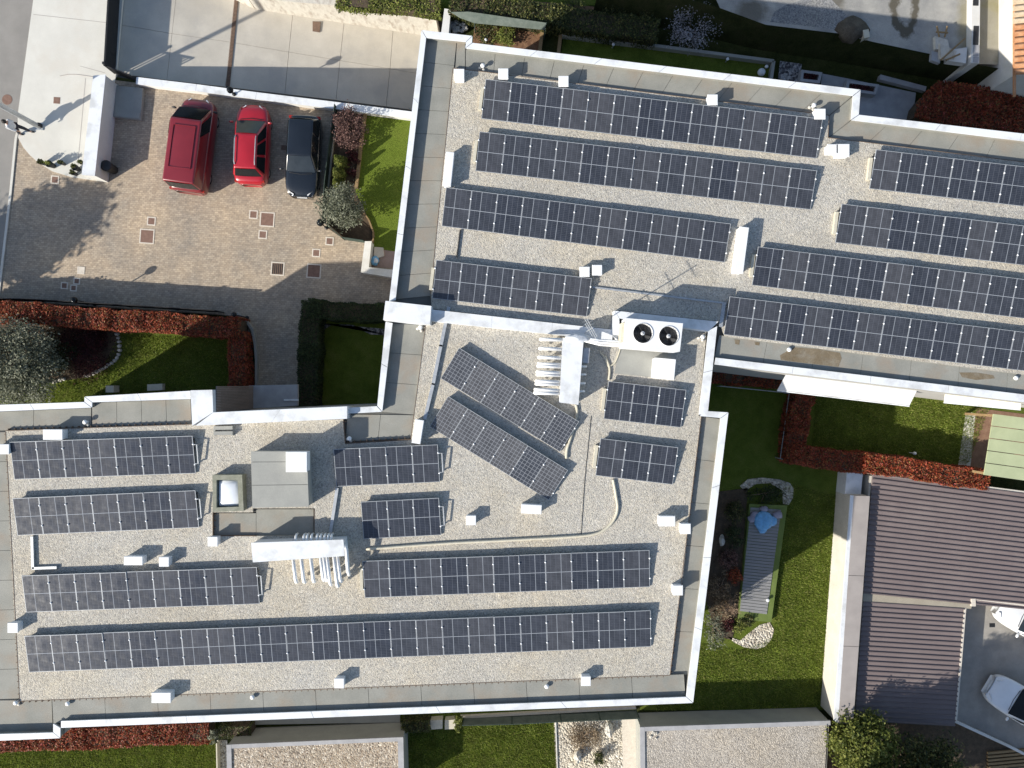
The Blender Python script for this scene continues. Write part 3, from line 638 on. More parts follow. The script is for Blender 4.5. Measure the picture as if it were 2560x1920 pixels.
ROWS = [
 ('thirteen panel solar row nearest the far parapet of the upper roof', (1209.4, 196.8), (2061.8, 298), 13, 'a', 1, 0),
 ('thirteen panel solar row, second from the far parapet of the upper roof', (1195.6, 328.4), (2045.9, 426.8), 13, 'a', 1, 0),
 ('eleven panel solar row ending beside the long white box', (1111.6, 467.3), (1831, 559.6), 11, 'a', 0, 0),
 ('six panel solar row beside two small white boxes above the dividing wall', (1090, 649.3), (1479.7, 695.6), 6, 'b', 1, 0),
 ('solar row cut by the right photo edge, nearest the far parapet step', (2186, 373), (2713, 434), 8, 'a', 1, 0),
 ('solar row cut by the right photo edge, second from the parapet step', (2102.3, 509), (2690, 580), 9, 'b', 1, 0),
 ('long solar row starting right of the long white box', (1892, 616), (2741, 720), 13, 'b', 1, 0),
 ('long solar row along the stained gutter strip of the upper roof', (1821, 740.4), (2735, 851), 14, 'a', 0, 0),
 ('slanted square-celled solar row next to the upright white pipe chase', (1147.8, 869), (1447.8, 1054), 6, 's', 0, 0),
 ('slanted square-celled solar row, lower of the slanted pair', (1120.3, 990.4), (1420, 1175.6), 6, 's', 0, 0),
 ('three panel solar row just below the fan unit and its slab', (1523, 953), (1714, 974.5), 3, 'b', 1, 0),
 ('three panel solar row where the beige hose comes out below', (1502.2, 1095.4), (1694.6, 1118.3), 3, 'b', 1, 0),
 ('seven panel solar row next to the far parapet at the left', (23.7, 1104.7), (481.8, 1089.3), 7, 'a', 0, 1),
 ('seven panel solar row left of the skylight, second from far parapet', (31.8, 1245.6), (488.4, 1225.6), 7, 'b', 0, 1),
 ('four panel solar row between stair hatch and slanted rows', (834.4, 1122.6), (1093.4, 1111), 4, 'a', 0, 1),
 ('three panel solar row right of the lying white pipe chase', (901.9, 1254.6), (1097, 1244.4), 3, 'b', 0, 1),
 ('nine panel solar row at the left below two white boxes', (55, 1438.9), (641, 1417.7), 9, 'a', 0, 1),
 ('eleven panel solar row right of the bent white pipe ends', (906, 1402.7), (1623.5, 1375), 11, 'b', 1, 0),
 ('longest solar row of twenty-four panels along the near parapet', (60, 1590), (1627, 1525.4), 24, 'a', 0, 0)]
for r in ROWS: solar_row(*r)

# ---------------------------------------------------------------- roof equipment
def vent_box(label, u, v, w, d, h=.36, rz=0., z=ZG, group='white vent boxes on the roofs', dip=0.):
    zt = z + h; k = (HC - zt) / F; p = W(u, v, zt)
    t = thing('vent_box', label, 'vent box', (p.x, p.y, z), rz, group)
    mb = MB(); mb.box(p.x, p.y, z - .01 - dip, w * k - .05, d * k - .05, h - .07 + dip, rz); build(mb, 'housing', M_whitebox, t)
    mb = MB(); mb.box(p.x, p.y, zt - .06, w * k, d * k, .06, rz, .01); build(mb, 'lid', M_whitebox, t)
    return t
BOX = [('small white box at the far left corner of the upper gravel', 1147.8, 185.8, 26, 28), ('small white box at the start of the farthest solar row', 1258.4, 183.7, 25, 26),
 ('second small white box behind the farthest solar row', 1409, 202.5, 25, 26), ('third small white box behind the farthest solar row', 1782, 248.8, 25, 26),
 ('small white box at the right end of the farthest solar row', 2050.8, 284.4, 27, 26), ('smaller of two joined white boxes by the parapet step', 2082, 371.8, 26, 23),
 ('larger of two joined white boxes by the parapet step', 2107.5, 375.6, 33, 32), ('small white box touching the end of the six panel row', 1461.8, 679, 25, 25),
 ('small white box standing free beside the six panel row end', 1493, 675, 25, 26), ('lone small white box in the open gravel of the lower roof', 1177.6, 1301, 25, 24),
 ('oblong white box next to the gravel edge on the right', 1667.7, 1303, 41, 26), ('small white box on the right gravel edge beside an oblong box', 1714, 1322, 26, 26),
 ('lone small white box on the right gravel edge', 1695, 1476, 25, 25), ('small white box on the near membrane strip at right', 1465, 1703, 24, 24), ('small white box at the middle of the near gravel edge', 848, 1708.5, 24, 25),
 ('oblong white box on the near gravel edge at left', 402.8, 1744.7, 48, 26), ('small white box on the left gravel edge', 31.5, 1569.6, 26, 25), ('oblong white box behind the seven panel row', 131.7, 1086.4, 49, 26),
 ('white box cut off by the left photo edge', 4, 1123, 37, 25), ('small white box at the corner of the sunken membrane', 531.5, 1354, 25, 24), ('oblong white box behind the nine panel row', 332.8, 1402, 47, 22), ('small white box behind the nine panel row', 409.7, 1404.7, 25, 24)]
for i, (l, u, v, w, d) in enumerate(BOX): vent_box(l, u, v, w, d, .36 if w < 40 else .40, dip=.15 if v in (1703,) or u in (4, 2050.8) else 0)
vent_box('long narrow white box by the left parapet of the upper roof', 1121, 422, 21, 85, .45, R(-6))
vent_box('long narrow white box between solar rows of the upper roof', 1854, 624.7, 23, 116, .50, R(-7.4))
vent_box('narrow white box at the start of the slanted solar rows', 1044.5, 1079, 22, 60, .45, R(-9))
vent_box('oblong white box near the slanted rows in open gravel', 1328.6, 1273, 51, 23, .42, R(-3))
vent_box('large square white box on the slab below the fan unit', 1661.4, 922, 53, 52, .62, R(-5), ZG + .03)
# stair hatch
zt = ZG + .72
t = thing('stair_hatch', 'square grey topped roof hatch beside the skylight', 'roof hatch', W(700, 1200, ZG))
hq = PX([(627, 1128), (767, 1128), (772, 1267), (631, 1270)], zt)
mb = MB(); mb.prism(inset(hq, .03), ZD, zt - .05); build(mb, 'wall', M_slab, t)
ha, hb, hc, hd = [Vector(p) for p in hq]
for f0, f1 in ((0, .19), (.19, .60), (.60, 1)):
    q = [ha.lerp(hd, f0 + .004), hb.lerp(hc, f0 + .004), hb.lerp(hc, f1 - .004), ha.lerp(hd, f1 - .004)]
    mb = MB(); mb.prism([tuple(p) for p in q], zt - .05, zt); build(mb, 'roof_sheet', M_slab, t)
vent_box('square white box on top of the grey roof hatch', 741, 1154.7, 53, 51, .5, 0, zt)
# skylight
t = thing('skylight', 'skylight with white dome in an olive green frame', 'skylight', W(568, 1232, ZG))
zs = ZG + .42
oq = PX([(531, 1188), (605, 1187), (609, 1277), (532, 1280)], zs); iq = inset(PX([(541, 1200), (594, 1199), (597, 1267), (541, 1269)], zs), 0)
oo = inset(oq, 0); n4 = 4
mb = MB(); mb.prism(oo, ZD, zs, top=False)
lo = [(x, y, zs) for x, y in oo]; li = [(x, y, zs) for x, y in iq]; lb = [(x, y, zs - .30) for x, y in iq]
mb.add(lo + li + lb, [(i, (i + 1) % 4, 4 + (i + 1) % 4, 4 + i) for i in range(4)] + [(4 + i, 4 + (i + 1) % 4, 8 + (i + 1) % 4, 8 + i) for i in range(4)]); build(mb, 'kerb_frame', M_curb, t)
mb = MB(); ctr = sum((Vector(p) for p in iq), Vector((0, 0))) / 4
for k, (sc_, zz) in enumerate(((1, -.28), (.97, -.20), (.85, -.13), (.6, -.08), (.25, -.055))):
    for p in iq: q = ctr + (Vector(p) - ctr) * sc_; mb.v.append((q.x, q.y, zs + zz))
for k in range(4): mb.f += [(k * 4 + i, k * 4 + (i + 1) % 4, k * 4 + 4 + (i + 1) % 4, k * 4 + 4 + i) for i in range(4)]
mb.f.append((16, 17, 18, 19)); build(mb, 'dome', M_dome, t, smooth=True)
# pipe chases
def gooseneck(mb, p, q, r=.055, drop=.35):
    """pipe from the chase at p out to q, bent down at its end"""
    p, q = Vector(p), Vector(q); d = (q - p); L = d.length; d.normalize()
    pts = [p]
    pts += [p + d * (L - .14), p + d * (L - .06) - Vector((0, 0, .03)), q - Vector((0, 0, .12)), q - Vector((0, 0, drop))]
    mb.tube(pts, r, 8)
zc = ZG + .80
t = thing('pipe_chase', 'upright white pipe chase with a comb of white pipes beside the fan unit', 'pipe chase', W(1428, 930, ZG))
cq = PX([(1407, 845), (1459, 849), (1446, 1012), (1398.6, 1006)], zc)
mb = MB(); mb.prism(inset(cq, .03), ZG - .01, zc - .05); build(mb, 'housing', M_whitebox, t)
mb = MB(); mb.prism(cq, zc - .049, zc); build(mb, 'lid', M_white, t)
for v in (848, 871, 893, 909, 915, 930, 937, 953, 960, 974, 982):
    f = (v - 848) / 140; mb = MB(); gooseneck(mb, W(1408 - 8 * f, v + 2, zc - .14), W(1353 - 16 * f, v, zc - .16), .075 if v not in (909, 937, 960) else .06); build(mb, 'pipe', M_pipe, t, True)
for v in (916, 936, 958, 978):
    f = (v - 848) / 140; mb = MB(); gooseneck(mb, W(1452 - 10 * f, v, zc - .2), W(1472 - 12 * f, v, zc - .2), .045, .3); build(mb, 'pipe', M_pipe, t, True)
mb = MB(); p = W(1466, 888, zc - .1); mb.box(p.x, p.y, ZG, .26, .62, .62, R(-6)); build(mb, 'side_cabinet', M_galv, t)
mb = MB(); a = W(1418, 850, zc + .02); b = W(1468, 843, zc - .05)
mb.blob(*((a + b) / 2), .50, .20, .16, .18, 14, 7, 3); build(mb, 'foil_wrap', M_foil, t, True)
for k, (dy, r) in enumerate(((-5, .05), (1, .055), (7, .045))):
    mb = MB(); mb.tube([W(1462, 848 + dy * .6, zc), W(1500, 855 + dy, zc - .05), W(1545, 858 + dy, zc - .1), W(1572, 862 + dy * .6, zc + .1)], r, 7); build(mb, 'insulated_pipe', M_pipe if k else M_foil, t, True)
t = thing('pipe_chase', 'lying white pipe chase with bent white pipes beside the roof hatch', 'pipe chase', W(745, 1375, ZG))
cq = PX([(628, 1357), (858, 1349), (862, 1390), (632, 1406)], zc)
mb = MB(); mb.prism(inset(cq, .03), ZD - .01, zc - .05); build(mb, 'housing', M_whitebox, t)
mb = MB(); mb.prism(cq, zc - .049, zc); build(mb, 'lid', M_white, t)
for u, v2, r in ((734, 1457, .078), (754, 1457, .078), (778, 1456, .078), (803, 1452, .085), (811, 1453, .085), (819, 1464, .075), (836, 1467, .08), (845, 1456, .07), (868, 1436, .08)):
    y0 = 1396 - (u - 734) * .05; mb = MB()
    if u == 868: mb.tube([W(862, 1362, zc - .1), W(866, 1372, zc - .06), W(868, 1400, zc - .08), W(870, 1428, zc - .16), W(873, 1437, zc - .35)], r, 8)
    else: gooseneck(mb, W(u - 1, y0, zc - .14), W(u + (v2 - y0) * .10, v2, zc - .18), r, .4)
    build(mb, 'pipe', M_pipe, t, True)
for u in (739, 759, 767, 778, 792, 801, 811, 820, 828):
    mb = MB(); gooseneck(mb, W(u, 1362, zc - .14), W(u, 1338, zc - .14), .052, .3); build(mb, 'pipe', M_pipe, t, True)
# fan unit
za = ZG + 1.62
t = thing('outdoor_fan_unit', 'large white outdoor unit with two black round fans', 'air conditioner', W(1625, 845, ZG))
aq = PX([(1565, 795), (1707.6, 808.4), (1699.6, 879), (1560.7, 867.7)], za)
FAN = [W(1607.5, 833, za), W(1672, 840, za)]; fr_ = .40
mb = MB(); mb.prism(aq, ZG + .28, za - .03, top=False, bottom=True); build(mb, 'casing', M_whitebox, t)
# top plate with two round openings: rings joined to the outline by fans of faces
mb = MB(); A4 = [Vector(p) for p in aq]; seg = 28
mid_t = (A4[0] + A4[1]) / 2; mid_b = (A4[3] + A4[2]) / 2
for f, quad in ((FAN[0], [A4[0], mid_t, mid_b, A4[3]]), (FAN[1], [mid_t, A4[1], A4[2], mid_b])):
    ring = [Vector((f.x + fr_ * math.cos(2 * math.pi * k / seg), f.y + fr_ * math.sin(2 * math.pi * k / seg))) for k in range(seg)]
    out = []
    for k in range(seg):
        d = Vector((math.cos(2 * math.pi * k / seg), math.sin(2 * math.pi * k / seg))); best = 9
        for i in range(4):
            p, q = quad[i], quad[(i + 1) % 4]; e = q - p; den = d.x * e.y - d.y * e.x
            if abs(den) < 1e-9: continue
            w_ = p - Vector((f.x, f.y)); s = (w_.x * e.y - w_.y * e.x) / den; u_ = (w_.x * d.y - w_.y * d.x) / den
            if s > 0 and -1e-6 <= u_ <= 1 + 1e-6: best = min(best, s)
        out.append(Vector((f.x, f.y)) + d * best)
    o0 = len(mb.v)
    mb.v += [(p.x, p.y, za) for p in ring] + [(p.x, p.y, za) for p in out] + [(p.x, p.y, za + .03) for p in ring] + [(f.x + (p.x - f.x) * .97, f.y + (p.y - f.y) * .97, za - .25) for p in ring]
    for k in range(seg):
        j = (k + 1) % seg
        mb.f += [(o0 + k, o0 + seg + k, o0 + seg + j, o0 + j), (o0 + k, o0 + j, o0 + 2 * seg + j, o0 + 2 * seg + k), (o0 + 2 * seg + k, o0 + 2 * seg + j, o0 + 3 * seg + j, o0 + 3 * seg + k)]
    for i, c in enumerate(quad):        # fill the corners missed by the radial cut
        ks = sorted(range(seg), key=lambda k: (out[k] - c).length)[:2]
        mb.add([(c.x, c.y, za), (out[ks[0]].x, out[ks[0]].y, za), (out[ks[1]].x, out[ks[1]].y, za)], [(0, 1, 2)])
build(mb, 'top_plate', M_whitebox, t)
for f in FAN:
    mb = MB()
    mb.lathe([(fr_ - .015, 0), (fr_ - .015, .002)], f.x, f.y, za - .27, 24); o = build(mb, 'fan_well', M_black, t)
    for k in range(5):
        a0 = k * 2 * math.pi / 5 + .3; vs = []
        for rr, tw, zz in ((.07, .0, 0), (.36, .25, 0)):
            for s, h in ((-.34, -.05), (.34, .05)): vs.append((f.x + rr * math.cos(a0 + tw + s), f.y + rr * math.sin(a0 + tw + s), za - .13 + h))
        mb = MB(); mb.add(vs, [(0, 1, 3, 2)]); build(mb, 'fan_blade', M_dark, t)
    mb = MB(); mb.lathe([(.085, 0), (.085, .03), (.05, .055), (.01, .06)], f.x, f.y, za - .06, 14); build(mb, 'fan_hub', M_clamp, t, True)
    mb = MB()
    for rr in (.13, .2, .27, .34): mb.tube([(f.x + rr * math.cos(2 * math.pi * k / 20), f.y + rr * math.sin(2 * math.pi * k / 20), za + .015) for k in range(21)], .004, 4, False)
    for k in range(6): mb.tube([(f.x, f.y, za + .015), (f.x + fr_ * math.cos(k * math.pi / 3), f.y + fr_ * math.sin(k * math.pi / 3), za + .02)], .005, 4)
    build(mb, 'fan_guard', M_dark, t)
for p in aq:
    q = Vector(p).lerp(sum((Vector(x) for x in aq), Vector((0, 0))) / 4, .08); mb = MB(); mb.box(q.x, q.y, ZG - .01, .1, .1, .3); build(mb, 'foot', M_galv, t)
mb = MB(); p = W(1557, 832, ZG + 1.2); mb.box(p.x, p.y, ZG + .5, .16, .8, .9, R(-5)); build(mb, 'side_pipe_cover', M_hose, t)
mb = MB(); mb.prism(PX([(1548, 866), (1690, 878), (1686, 948), (1536, 934)], ZG + .03), ZG - .02, ZG + .03); tag(build(mb, 'concrete_slab', M_slab), 'flat grey slab under the two fan unit', 'slab')
# antenna
p = W(1462, 832, ZG); t = thing('antenna_mast', 'thin galvanised antenna mast beside the foil wrapped pipes', 'antenna', p)
mb = MB(); mb.tube([p, p + Vector((0, 0, 2.9))], .022, 8); build(mb, 'mast', M_galv, t)
for z_, l in ((2.75, .8), (2.2, .9), (1.6, .6)):
    mb = MB(); c = p + Vector((0, 0, z_)); d = Vector((math.cos(R(-60)), math.sin(R(-60)), 0)); n = Vector((-d.y, d.x, 0))
    mb.tube([c - d * l / 2, c + d * l / 2], .012, 5)
    for k in range(-3, 4): mb.tube([c + d * (k * l / 7) - n * .16, c + d * (k * l / 7) + n * .16], .006, 4)
    build(mb, 'antenna_elements', M_galv, t)
# trays, hoses and cables
def tray(label, pts, w=.13, h=.09, z=ZG, mat=M_galv):
    t = MB()
    for a, b in zip(pts[:-1], pts[1:]):
        p, q = W(*a, z + h), W(*b, z + h); d = q - p; m = (p + q) / 2; t.box(m.x, m.y, z + .01, d.length + w * .5, w, h, math.atan2(d.y, d.x))
    tag(build(t, 'cable_tray', mat), label, 'cable tray', 'cable trays on the gravel')
tray('long galvanised cable tray from dividing wall down to the slanted rows', [(1122, 769), (1102, 864), (1082.7, 960), (1062, 1046)], .14, .12)
tray('cable tray from the four panel row to the lying pipe chase', [(842.5, 1222), (825, 1338)])
tray('cable tray with a corner at the left of the lower roof', [(79.6, 1343), (82, 1421), (140, 1419)], .11)
tray('thin cable tray crossing open gravel towards the fan unit wall', [(1483, 718), (1815, 758)], .07, .06)
tray('short upright cable tray at the start of the gutter row', [(1810, 760), (1802, 815)], .15, .08)
tray('thin dark cable duct between eleven and six panel rows', [(1150.7, 575), (1142, 642)], .05, .07, ZG, M_dark)
def hose(label, pts, r, m=M_hose, name='hose'):
    P = [W(u, v, ZG + r * .8) for u, v in pts]; Q = []
    for i in range(len(P) - 1):
        p0, p1, p2, p3 = P[max(i - 1, 0)], P[i], P[i + 1], P[min(i + 2, len(P) - 1)]
        for k in range(6):
            s = k / 6; Q.append(.5 * ((2 * p1) + (p2 - p0) * s + (2 * p0 - 5 * p1 + 4 * p2 - p3) * s * s + (3 * p1 - p0 - 3 * p2 + p3) * s ** 3))
    Q.append(P[-1]); mb = MB(); mb.tube(Q, r, 8); tag(build(mb, name, m, smooth=True), label, 'hose')
hose('long beige hose curving across the open gravel of the lower roof', [(1533, 1199), (1536, 1215), (1540, 1238), (1544, 1272), (1534, 1301), (1511, 1324), (1482, 1336), (1424, 1342), (1280, 1350), (1103, 1359), (915, 1373)], .06)
hose('beige hose beside the right ends of the slanted rows', [(1440, 1012), (1442, 1035), (1428, 1090), (1418, 1122), (1416, 1146)], .06)
hose('thin cream hose hanging from the fan unit onto the gravel', [(1552, 868), (1545, 890), (1536, 908), (1520, 915), (1512, 895), (1500, 880)], .035)
hose('beige hose between the upright pipe chase and the three panel row', [(1512, 890), (1524, 920), (1522, 950)], .05)
hose('thin black cable lying across open gravel left of the three panel rows', [(1478, 1040), (1471, 1110), (1462, 1200), (1453, 1335)], .012, M_dark, 'cable')
hose('thin black cable hanging beside the fan unit', [(1531, 823), (1538, 845), (1545, 856)], .015, M_dark, 'cable')
def roof_vent(label, u, v, z=ZD, s=1.):
    p = W(u, v, z + .15); t = thing('roof_vent', label, 'roof vent', (p.x, p.y, z), group='small roof outlets')
    mb = MB(); mb.lathe([(.055, 0), (.055, .16)], p.x, p.y, z, 10); build(mb, 'pipe', M_pipe, t)
    for k, (dx, dy, r) in enumerate(((0, 0, .10 * s), (-.13 * s, -.04, .07 * s), (.03, -.13 * s, .07 * s))):
        mb = MB(); mb.ball(p.x + dx, p.y + dy, z + (.2 if k == 0 else .05), r, 10, .6); build(mb, 'cap' if k == 0 else 'stone', M_rock if k else M_pipe, t, True)
for l, u, v in (('small pale roof outlet left of the oblong box on the near strip', 170.7, 1758), ('small pale roof outlet at the left corner of the near strip', 41, 1756), ('small roof outlet right of the oblong box on the near strip', 632, 1742),
                ('small pale roof outlet left of the small box at near right', 1366.8, 1715), ('pale roof outlet beside the brown stain of the gutter strip', 1972, 874), ('pale roof outlet near the right end of the gutter strip', 2538, 945),
                ('grey roof outlet at the far left corner of the upper roof', 1207, 165), ('dark roof outlet behind the oblong box at left', 214, 1055), ('roof outlet in the shaded corner of the notch', 874, 1096), ('pale roof outlet at the right end of the farthest row', 2034, 264), ('pale roof outlet beside the corner block', 1051, 819), ('pale outlet in the gravel right of the fan unit', 1756, 842)):
    roof_vent(l, u, v, ZG if u == 1756 else ZD)
for l, pts in (('brown water stain on the gutter strip of the upper roof', [(1985, 868), (2100, 882), (2104, 905), (2095, 917), (1990, 905), (1950, 900), (1950, 888)]), ('dark stain at the right of the gutter strip', [(2400, 933), (2480, 937), (2485, 948), (2430, 948), (2402, 942)])): pass
t = thing('concrete_bench', 'pair of grey concrete blocks lying on gravel below the raised white wall', 'concrete block', W(557, 1080, ZG))
for v, zz in ((1070, .22), (1083, .22)):
    mb = MB(); p = W(557, v, ZG + zz); mb.box(p.x, p.y, ZG + .1, .80, .15, .1, R(1)); build(mb, 'block', M_slab, t)
for u in (536, 580):
    mb = MB(); p = W(u, 1077, ZG + .1); mb.box(p.x, p.y, ZG - .01, .08, .4, .11); build(mb, 'foot', M_slab, t)
# awnings on the south face of the upper block
def awning(label, q, z_hi, z_lo, m, n):
    a, b, c, d = W(*q[0], z_hi), W(*q[1], z_hi), W(*q[2], z_lo), W(*q[3], z_lo); t = thing('awning', label, 'awning', (a + b) / 2)
    for i in range(n):
        f0, f1 = i / n, (i + 1) / n; mb = MB(); q4 = [a.lerp(b, f0), a.lerp(b, f1), d.lerp(c, f1), d.lerp(c, f0)]
        lo_ = [p - Vector((0, 0, .015)) for p in q4]; mb.add(q4 + lo_, [(3, 2, 1, 0), (4, 5, 6, 7), (0, 1, 5, 4), (1, 2, 6, 5), (2, 3, 7, 6), (3, 0, 4, 7)]); build(mb, 'fabric_panel', m, t)
    mb = MB(); mb.tube([d, c], .035, 7); build(mb, 'front_rail', M_white, t)
    mb = MB(); v = Vector((0, 0, .16)); mb.add([d, c, c - v, d - v], [(0, 1, 2, 3)]); build(mb, 'valance', m, t)
awning('wide pale grey awning on the south side of the upper block', [(1965, 936), (2293, 975), (2273, 1015), (1943, 976)], 5.6, 5.2, M_awn, 6)
awning('cream awning at the right photo edge of the upper block', [(2363, 983), (2553, 1006), (2551, 1024), (2360, 1006)], 5.6, 5.4, M_awn2, 4)

# ---------------------------------------------------------------- cobbled court: covers, lamps, walls
COV = [('small brown square cover on the pale apron', 142, 251, 16, 0, .034), ('small framed cover at the edge of the pale apron', 137.4, 449.4, 15, 1, 0), ('small framed brown cover above a larger cover in the court', 378.5, 553, 16, 1, 0),
 ('large framed reddish cover left of the court centre', 367.5, 591, 31, 1, 0), ('small pale framed cover near the hedge shadow edge', 202.5, 676, 13, 1, 0), ('small framed cover on the hedge shadow edge', 192, 703, 11, 1, 0),
 ('small framed cover just inside the hedge shadow', 184, 720, 11, 1, 0), ('small framed cover inside the hedge shadow at left', 161, 714, 12, 1, 0), ('small framed brown cover left of the largest cover', 633.7, 536.4, 16, 1, 0),
 ('large framed reddish cover in front of the navy car', 668, 548.6, 31, 1, 0), ('small framed brown cover below the largest cover', 657, 586.5, 16, 1, 0), ('small framed cover below the globe lamp', 824, 603, 15, 1, 0),
 ('small framed cover between globe lamp and shaded cover', 790.5, 632.5, 15, 1, 0), ('framed iron grate in the middle of the court', 694, 672, 28, 1, 0), ('large framed cover half in building shadow', 784.7, 677.6, 30, 1, 0),
 ('small dark cover between red car and navy car', 709, 369, 12, 0, 0)]
for i, (l, u, v, w, fr, z) in enumerate(COV):
    p = W(u, v, z); s = w / 47.56; t = thing('drain_cover', l, 'drain cover', (p.x, p.y, z), R(-4), 'square covers in the paving')
    if fr:
        mb = MB()
        for dx, dy, sx, sy in ((0, .5, 1, 0), (0, -.5, 1, 0), (.5, 0, 0, 1), (-.5, 0, 0, 1)):
            e = .06; c = Vector((dx * (s + e), dy * (s + e))); c.rotate(Matrix.Rotation(R(-4), 2)); mb.box(p.x + c.x, p.y + c.y, z - .02, (s + 2 * e) * sx + e * (1 - sx), (s) * sy + e * (1 - sy), .03, R(-4))
        build(mb, 'frame', M_frame, t)
    mb = MB(); mb.box(p.x, p.y, z - .02, s, s, .026, R(-4)); build(mb, 'lid', M_cover if i not in (4, 13, 15) else (M_rust if i != 4 else M_frame), t)
    if i == 13:
        mb = MB()
        for k in range(6): mb.box(p.x - s * .42 + k * s * .168, p.y, z, s * .07, s * .9, .014, R(-4))
        build(mb, 'bars', M_black, t)
p = Wr(787.6, 66.6); s = 25 / 45; t = thing('drain_cover', 'rusty square drain cover on the upper side of the ramp', 'drain cover', p, group='square covers in the paving')
mb = MB(); mb.box(p.x, p.y, p.z - .03, s, s, .05, R(-5)); build(mb, 'lid', M_rust, t)
p = W(18, 249); mb = MB(); mb.lathe([(.27, 0), (.27, .008), (.24, .01), (.0, .012)], p.x, p.y, 0, 20); tag(build(mb, 'manhole_cover', M_cover), 'round rusty manhole cover on the road', 'manhole')
def globe(label, u, v, zg, z0, r=.14, pole=.03):
    p = W(u, v, zg); t = thing('globe_lamp', label, 'lamp', (p.x, p.y, z0), group='black globe lamps')
    mb = MB(); mb.tube([(p.x, p.y, z0), (p.x, p.y, zg - r)], pole, 8); build(mb, 'post', M_black, t)
    mb = MB(); mb.lathe([(.1, 0), (.1, .05), (.04, .08)], p.x, p.y, z0, 12); build(mb, 'foot', M_black, t)
    mb = MB(); mb.ball(p.x, p.y, zg, r, 18); build(mb, 'globe', M_glassdk, t, True)
globe('black globe lamp on the white wall between the parked red cars', 575, 225, 1.0, .45, .17)
globe('black globe lamp beside the red hedge at left', 185, 750, 1.78, 0, .17)
globe('black globe lamp at the corner of the red hedge', 585, 786, 1.78, 0, .13)
globe('black globe lamp beside the olive bush in the court', 800.6, 556.7, 1.2, 0, .19)
# L-shaped white wall with a blue bag behind it
t = thing('low_wall', 'small L shaped white wall by the building corner', 'wall', W(915, 640))
lq = PX([(912, 603), (929, 603), (922, 668), (990, 675), (988, 695), (902, 681)], .75)
mb = MB(); mb.prism(inset(lq, .02), -.05, .70); build(mb, 'wall', M_plaster, t)
mb = MB(); mb.prism(lq, .70, .75); build(mb, 'coping', M_plaster, t)
sheet('terrace', [(929, 614), (1000, 620), (1000, 672), (924, 666)], .004, surf('pink_tiles', (.30, .21, .18), (.38, .28, .24), 3, .8))
t = thing('blue_sack', 'blue and white sack behind the small L shaped wall', 'sack', W(936, 655)); p = W(936, 652, .2)
mb = MB(); mb.blob(p.x, p.y, .16, .24, .26, .17, .12, 12, 6, 4); build(mb, 'sack', M_blue, t, True)
mb = MB(); mb.blob(p.x + .08, p.y, .27, .13, .15, .07, .2, 9, 5, 6); build(mb, 'white_print', M_white, t, True)
mb = MB(); mb.prism(PX([(936, 617), (958, 619), (960, 640), (945, 645), (934, 640)], .12), 0, .12); tag(build(mb, 'paving_slab', M_frame), 'pale broken paving slab beside the blue sack', 'slab')
# planted strip beside the cars
sheet('flower_bed', [(841, 270), (915, 283), (890, 480), (935, 590), (925, 608), (860, 598), (818, 570), (815, 480)], .004, M_soil)
sheet('lawn', [(912, 283), (1060, 300), (1060, 640), (930, 620), (937, 590), (905, 510), (888, 480)], .008, M_lawn_b)
def border(name, label, pts, w, h, m, cat='edging'):
    mb = MB(); wall_run(mb, PX(pts, h), w, h, [-.05] * len(pts)); return tag(build(mb, name, m), label, cat)
border('timber_edging', 'pale timber edging between planted strip and small lawn', [(912, 285), (903, 350), (890, 470)], .16, .18, M_wood)
border('timber_edging', 'curved timber edging round the olive bush bed', [(905, 525), (922, 550), (933, 580), (932, 607)], .07, .16, M_wood)
border('stone_kerb', 'narrow beige kerb beside the parked navy car', [(838, 300), (829, 380), (820, 470)], .10, .15, M_hose)
def fence(label, pts, h, m, step=2.0, net=True, z0=0., name='fence', rails=True):
    t = thing(name, label, 'fence', W(*pts[0])); P = PX(pts, z0)
    for a, b in zip(P[:-1], P[1:]):
        L = (Vector(b) - Vector(a)).length; n = max(1, round(L / step))
        for k in range(n):
            p, q = Vector(a).lerp(Vector(b), k / n), Vector(a).lerp(Vector(b), (k + 1) / n)
            mb = MB(); mb.tube([(p.x, p.y, z0), (p.x, p.y, z0 + h)], .03, 6); build(mb, 'post', m, t)
            if net: mb = MB(); wall_run(mb, [p, q], .012, z0 + h - .04, [z0 + .04] * 2); build(mb, 'mesh_panel', m if net is True else net, t)
        if rails: mb = MB(); mb.tube([(*a, z0 + h), (*b, z0 + h)], .022, 6); build(mb, 'rail', m, t)
    p = P[-1]; mb = MB(); mb.tube([(*p, z0), (*p, z0 + h)], .03, 6); build(mb, 'post', m, t); return t
fence('green fence beside the parked navy car', [(845, 275), (830, 380), (820, 470), (815, 560), (862, 600), (915, 608)], .75, M_green_fence, 1.6)
bush('plum_shrub', 'purple brown shrub at the end of the parked cars', 876, 320, .95, 1.5, L_plum, n=80, per=45, size=.05, stretch=(.85, 1.15))
def conifer(label, u, v, r, h, leaf):
    p = W(u, v, h * .5); t = thing('dwarf_conifer', label, 'conifer', (p.x, p.y, 0), group='yellow green conifers'); n = 2600
    f = RNG.uniform(0, 1, n) ** .7; a = RNG.uniform(0, 2 * np.pi, n); rr = r * (1 - f) * RNG.uniform(.55, 1.05, n) + .03
    leaf_mesh('foliage', np.stack([p.x + rr * np.cos(a), p.y + rr * np.sin(a), .05 + f * h], 1), .05, .3, leaf, t)
    mb = MB(); mb.tube([(p.x, p.y, 0), (p.x, p.y, h * .9)], [.05, .01], 6); build(mb, 'trunk', M_bark, t)
conifer('yellow green pointed conifer beside the navy car, nearest the wall', 848, 402, .42, 1.5, L_bright)
conifer('yellow green pointed conifer beside the navy car, middle of three', 844, 432, .40, 1.35, L_bright)
conifer('yellow green pointed conifer beside the navy car, next to the olive', 843, 458, .36, 1.2, L_bright)
